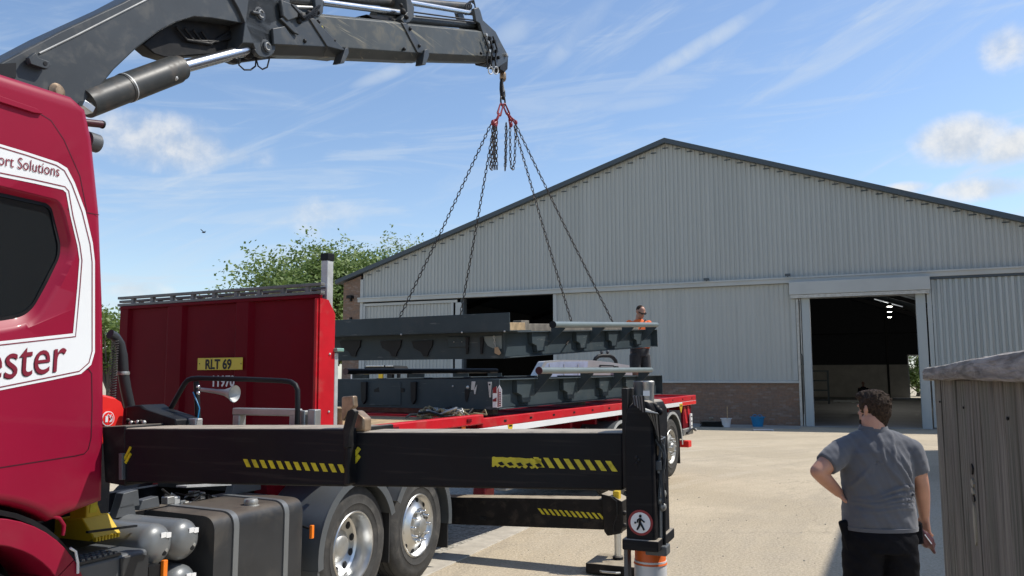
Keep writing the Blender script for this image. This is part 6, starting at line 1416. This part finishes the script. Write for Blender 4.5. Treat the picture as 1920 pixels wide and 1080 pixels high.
# polo shirt
sh = MB(MF)
rows = [(.945, .008, .0, .238, .168), (.99, .008, .0, .242, .172), (1.06, .008, .005, .240, .172), (1.14, .01, .008, .232, .168), (1.20, .01, .008, .232, .166), (1.30, .008, .0, .240, .160), (1.38, .004, -.005, .246, .152), (1.45, .0, -.01, .236, .138), (1.525, .0, -.012, .190, .110), (1.575, .0, -.012, .125, .090), (1.61, -.005, -.01, .088, .076)]
ell_rings(sh, rows, 36, 2.35)
def sleeve(a, b, r0, r1): 
    a, b = Vector(a), Vector(b); sh.path([a, a.lerp(b, .5), b], [r0, (r0+r1)/2+.004, r1], 18); sh.ball(a, r0*1.0, 16, 10)
Lse = Vector(Lsh).lerp(Vector(Lel), .66); Rse = Vector(Rsh).lerp(Vector(Rel), .72)
sleeve(Lsh, Lse, .088, .080); sleeve(Rsh, Rse, .088, .076)
limb(sh, [(-.10, -.015, 1.53), Lsh], [.075, .084]); limb(sh, [(.10, -.015, 1.53), Rsh], [.075, .084])
def folds(v, n):
    l = MF.I @ v if False else v
    x, y, z = v.x, v.y, v.z; d = 0
    back = 1 if y < .03 else .5
    def ridge(t, w_): return math.exp(-(t/w_)**2)
    # horizontal creases at the small of the back, deeper on the right
    for zc, sl, am, w_ in ((1.165, .10, .016, .010), (1.135, .04, .014, .009), (1.115, -.05, .010, .008), (1.195, .22, .012, .010), (1.085, .02, .007, .008)):
        d += am*ridge(z-zc-sl*(x)-.010*math.sin(x*17), w_)*(.35+.65*min(1, max(0, (x+.14)/.25)))*back
    # slanting pulls from the right armpit and up the spine
    d += .013*ridge((z-1.36)+1.55*(x-.10)+.2*(x-.1)**2, .020)*ridge(z-1.30, .14)*back
    d += .011*ridge((z-1.38)+2.4*(x-.145), .022)*ridge(z-1.32, .12)*back
    d += .010*ridge((z-1.32)+1.2*(x-.05), .018)*ridge(z-1.25, .10)*back
    d += .008*ridge(x+.005+.05*(z-1.4), .012)*ridge(z-1.48, .09)*back + .008*ridge(x-.06-.1*(z-1.4), .012)*ridge(z-1.48, .08)*back
    d += .010*ridge((z-1.25)-1.3*(x+.19), .018)*ridge(z-1.25, .10)*back
    d -= .012*ridge(x+.03+.35*(z-1.3), .05)*ridge(z-1.33, .10)*back
    d += .004*math.sin(z*38+x*20)*math.sin(x*31+z*9)
    d *= 1.35*max(0, 1-max(0, abs(x)-.17)/.05)
    return v+n*(d+.0016*math.sin(z*90+x*60)*math.sin(x*75-z*30))
shirt_o = remeshed(sh, 'polo_shirt', 'shirt', mn, .0085, 3, folds)
cl = MB(MF).loft([[(-.005+r*1.02*math.cos(a)*k_, -.008+r*.88*math.sin(a)*k_, z+.010*math.sin(a)) for a in [2*PI*j/28 for j in range(28)]] for (r, z, k_) in ((.094, 1.575, 1.03), (.098, 1.605, 1.0), (.090, 1.632, .98), (.083, 1.630, .98), (.080, 1.60, 1.0))], False)
cl.build('collar', 'shirt', shirt_o)
m_ = MB(MF).loft([[(0.008+rx*abs(math.cos(a))**.87*(1 if math.cos(a) > 0 else -1), ry*abs(math.sin(a))**.87*(1 if math.sin(a) > 0 else -1), z) for a in [2*PI*j/40 for j in range(40)]] for (z, rx, ry) in ((.938, .236, .167), (.938, .243, .174), (.962, .245, .176), (.964, .238, .170))], False); m_.build('shirt_hem', 'shirt', shirt_o)
# trousers, pouch, boots, gloves
tr = MB(MF); ell_rings(tr, [(.80, 0, -.005, .235, .175), (.88, 0, -.005, .240, .180), (.97, 0, .0, .228, .162), (1.02, 0, .0, .210, .150)], 32, 2.4)
for s_ in (-1, 1):
    rr = [(.82, s_*.112, 0, .128, .160), (.66, s_*.125, .0, .122, .135), (.5, s_*.135, .005, .105, .110), (.3, s_*.145, -.01, .092, .10), (.06, s_*.15, -.01, .09, .10)]; ell_rings(tr, rr, 20, 2.2)
remeshed(tr, 'trousers', 'trousers', mn, .011, 3, lambda v, n: v+n*(.004*math.sin(v.z*60+v.x*25)*math.sin(v.x*40+v.z*13)))
MB(MF).obox((-.235, -.02, 1.00), (-.185, -.03, .80), .09, .055, up=(0, 1, 0)).build('belt_pouch', 'trousers', mn, bev=.015)
MB(MF).obox((.232, -.03, .99), (.240, -.02, .84), .09, .05, up=(0, 1, 0)).build('belt_pouch', 'trousers', mn, bev=.015)
for s_ in (-1, 1): MB(MF).prism(rpoly([(-.10, .0), (.20, .0), (.21, .06), (.05, .10), (.0, .16), (-.10, .16)], .04), 'x', s_*.15-.05, s_*.15+.05).build('boot', 'black', mn, bev=.02)
gl_ = thing('work_gloves', 'dark red work gloves held in the lowered right hand of the man in grey', 'gloves', MF, A_(1730, 1005, .02))
g0, g1 = Vector(A_(1716, 990, .0)), Vector(A_(1748, 1026, .03))
m_ = MB(MF).path([g0, g0.lerp(g1, .4), g0.lerp(g1, .75), g1], [.028, .045, .042, .022], 12)
for k in range(4): m_.path([g0.lerp(g1, .7)+V(0, 0, .025-.016*k), g1+V(.015, 0, .015-.018*k)], [.013, .010], 8)
remeshed(m_, 'glove', 'maroon', gl_, .006, 2, lambda v, n: v+n*.004*math.sin(v.x*150+v.z*90))
MB(MF).obox(g0.lerp(g1, .35)+V(0, -.05, .01), g0.lerp(g1, .75)+V(0, -.048, .0), .004, .006).build('glove_piping', 'wbucket', gl_)

# ---- the man in orange on the trailer
OF_loc = LOWF.M @ LOWF.pt(1199, 766, 'z', 1.491)
OFb = LOWF.M @ V(9.42, .52, 1.491)
OFr = Frame(OFb.x, OFb.y, 200, 0, OFb.z)
om = P_(OFr, 'person', 'man in orange shirt and dark shorts standing on the trailer')
bd = MB(OFr); HC = (0, .07, 1.595); Rm = head(bd, HC, 1.0, R(8), R(-28)); limb(bd, [(0, -.03, 1.40), (0, .0, 1.54)], [.068, .056])
ell_rings(bd, [(.86, 0, 0, .165, .12), (1.0, 0, 0, .155, .11), (1.3, 0, 0, .17, .10), (1.43, 0, -.01, .11, .07)])
Ls, Rs = (-.20, -.01, 1.37), (.20, -.01, 1.37); arms = [([Ls, (-.25, .02, 1.10), (-.18, .26, 1.02)]), ([Rs, (.25, .02, 1.10), (.18, .26, 1.02)])]
for s_, a in zip((-1, 1), arms): limb(bd, a, [.058, .044, .032]); hand(bd, a[-1], (-s_*.3, .9, -.2), (-s_*.8, -.2, .5), .5, 1., thumb=-s_)
for s_ in (-1, 1): limb(bd, [(s_*.095, 0, .86), (s_*.11, .02, .47), (s_*.115, -.03, .09)], [.088, .058, .040]); limb(bd, [(s_*.115, -.04, .05), (s_*.13, .12, .035)], [.040, .032])
remeshed(bd, 'body', 'skin', om, .010, 3)
h_ = MB(OFr); t0 = MB(); t0.ball((0, -.032, .036), (.081, .088, .086), 20, 14).ball((0, -.05, .0), (.070, .06, .06), 14, 8); h_.add([Vector(HC)+Rm @ v for v in t0.v], t0.f); remeshed(h_, 'hair', 'hair', om, .009, 1)
gg = MB(OFr); t0 = MB(); t0.path([(-.078, .03, .012), (-.060, .088, .014), (0, .104, .012), (.060, .088, .014), (.078, .03, .012)], .009, 6).ball((-.032, .098, .006), (.024, .008, .016), 10, 6).ball((.032, .098, .006), (.024, .008, .016), 10, 6); gg.add([Vector(HC)+Rm @ v for v in t0.v], t0.f); gg.build('sunglasses', 'black', om)
s2 = MB(OFr); ell_rings(s2, [(.915, 0, 0, .190, .145), (.96, 0, 0, .185, .14), (1.15, 0, .01, .190, .135), (1.32, 0, 0, .198, .125), (1.41, 0, -.01, .15, .09), (1.46, 0, -.01, .075, .065)], 28)
for a in arms: s2.path([a[0], Vector(a[0]).lerp(Vector(a[1]), .75)], [.078, .072], 14); s2.ball(a[0], .078, 12, 8)
so_ = remeshed(s2, 'shirt', 'hivis', om, .010, 2, lambda v, n: v+n*.005*math.sin(v.z*40+v.x*25))
MB(OFr).path([(-.12, -.09, 1.42), (-.10, .06, 1.45), (.02, .125, 1.33), (.12, .13, 1.18)], .010, 6).build('lanyard', 'black', om)
s3 = MB(OFr); ell_rings(s3, [(.76, 0, 0, .178, .135), (.86, 0, 0, .182, .14), (1.0, 0, 0, .176, .132)], 28)
for s_ in (-1, 1): ell_rings(s3, [(.80, s_*.09, 0, .105, .125), (.62, s_*.105, .01, .100, .110), (.50, s_*.112, .015, .098, .105)], 20)
remeshed(s3, 'shorts', 'shorts', om, .011, 2)
for s_ in (-1, 1): MB(OFr).prism(rpoly([(-.09, .0), (.17, .0), (.18, .06), (.04, .10), (-.09, .12)], .03), 'x', s_*.115-.045, s_*.115+.045).build('boot', 'black', om, bev=.02)

# ---- a distant figure inside the hall
pi_ = HALL.M @ HALL.pt(1621, 775, 'z', 0); IF = Frame(pi_.x, pi_.y, 150)
im = P_(IF, 'person', 'distant dark clothed figure inside the warehouse, above the head of the man in grey')
bd = MB(IF); head(bd, (0, .02, 1.68), 1.0, 0); limb(bd, [(0, 0, 1.46), (0, 0, 1.6)], [.07, .06]); ell_rings(bd, [(.9, 0, 0, .16, .12), (1.3, 0, 0, .17, .11), (1.48, 0, 0, .1, .07)])
for s_ in (-1, 1): limb(bd, [(s_*.1, 0, .9), (s_*.12, 0, .5), (s_*.12, 0, .1)], [.09, .06, .04]); limb(bd, [(s_*.2, 0, 1.42), (s_*.26, 0, 1.15), (s_*.22, .15, .98)], [.06, .045, .035]); hand(bd, (s_*.22, .15, .98), (0, .3, -.9), (-s_, .3, 0), .5, 1, thumb=s_)
remeshed(bd, 'body', 'skin', im, .014, 3)
s2 = MB(IF); ell_rings(s2, [(.88, 0, 0, .19, .15), (1.2, 0, 0, .20, .14), (1.42, 0, 0, .18, .11), (1.52, 0, 0, .09, .08)])
for s_ in (-1, 1): s2.path([(s_*.2, 0, 1.42), (s_*.26, 0, 1.15), (s_*.225, .13, 1.0)], [.08, .065, .05], 12)
remeshed(s2, 'jacket', 'black', im, .014, 3)
s3 = MB(IF); ell_rings(s3, [(.8, 0, 0, .18, .14), (.95, 0, 0, .18, .14)])
for s_ in (-1, 1): ell_rings(s3, [(.86, s_*.1, 0, .1, .12), (.5, s_*.12, 0, .08, .09), (.05, s_*.12, 0, .07, .08)])
remeshed(s3, 'trousers', 'trousers', im, .014, 3)
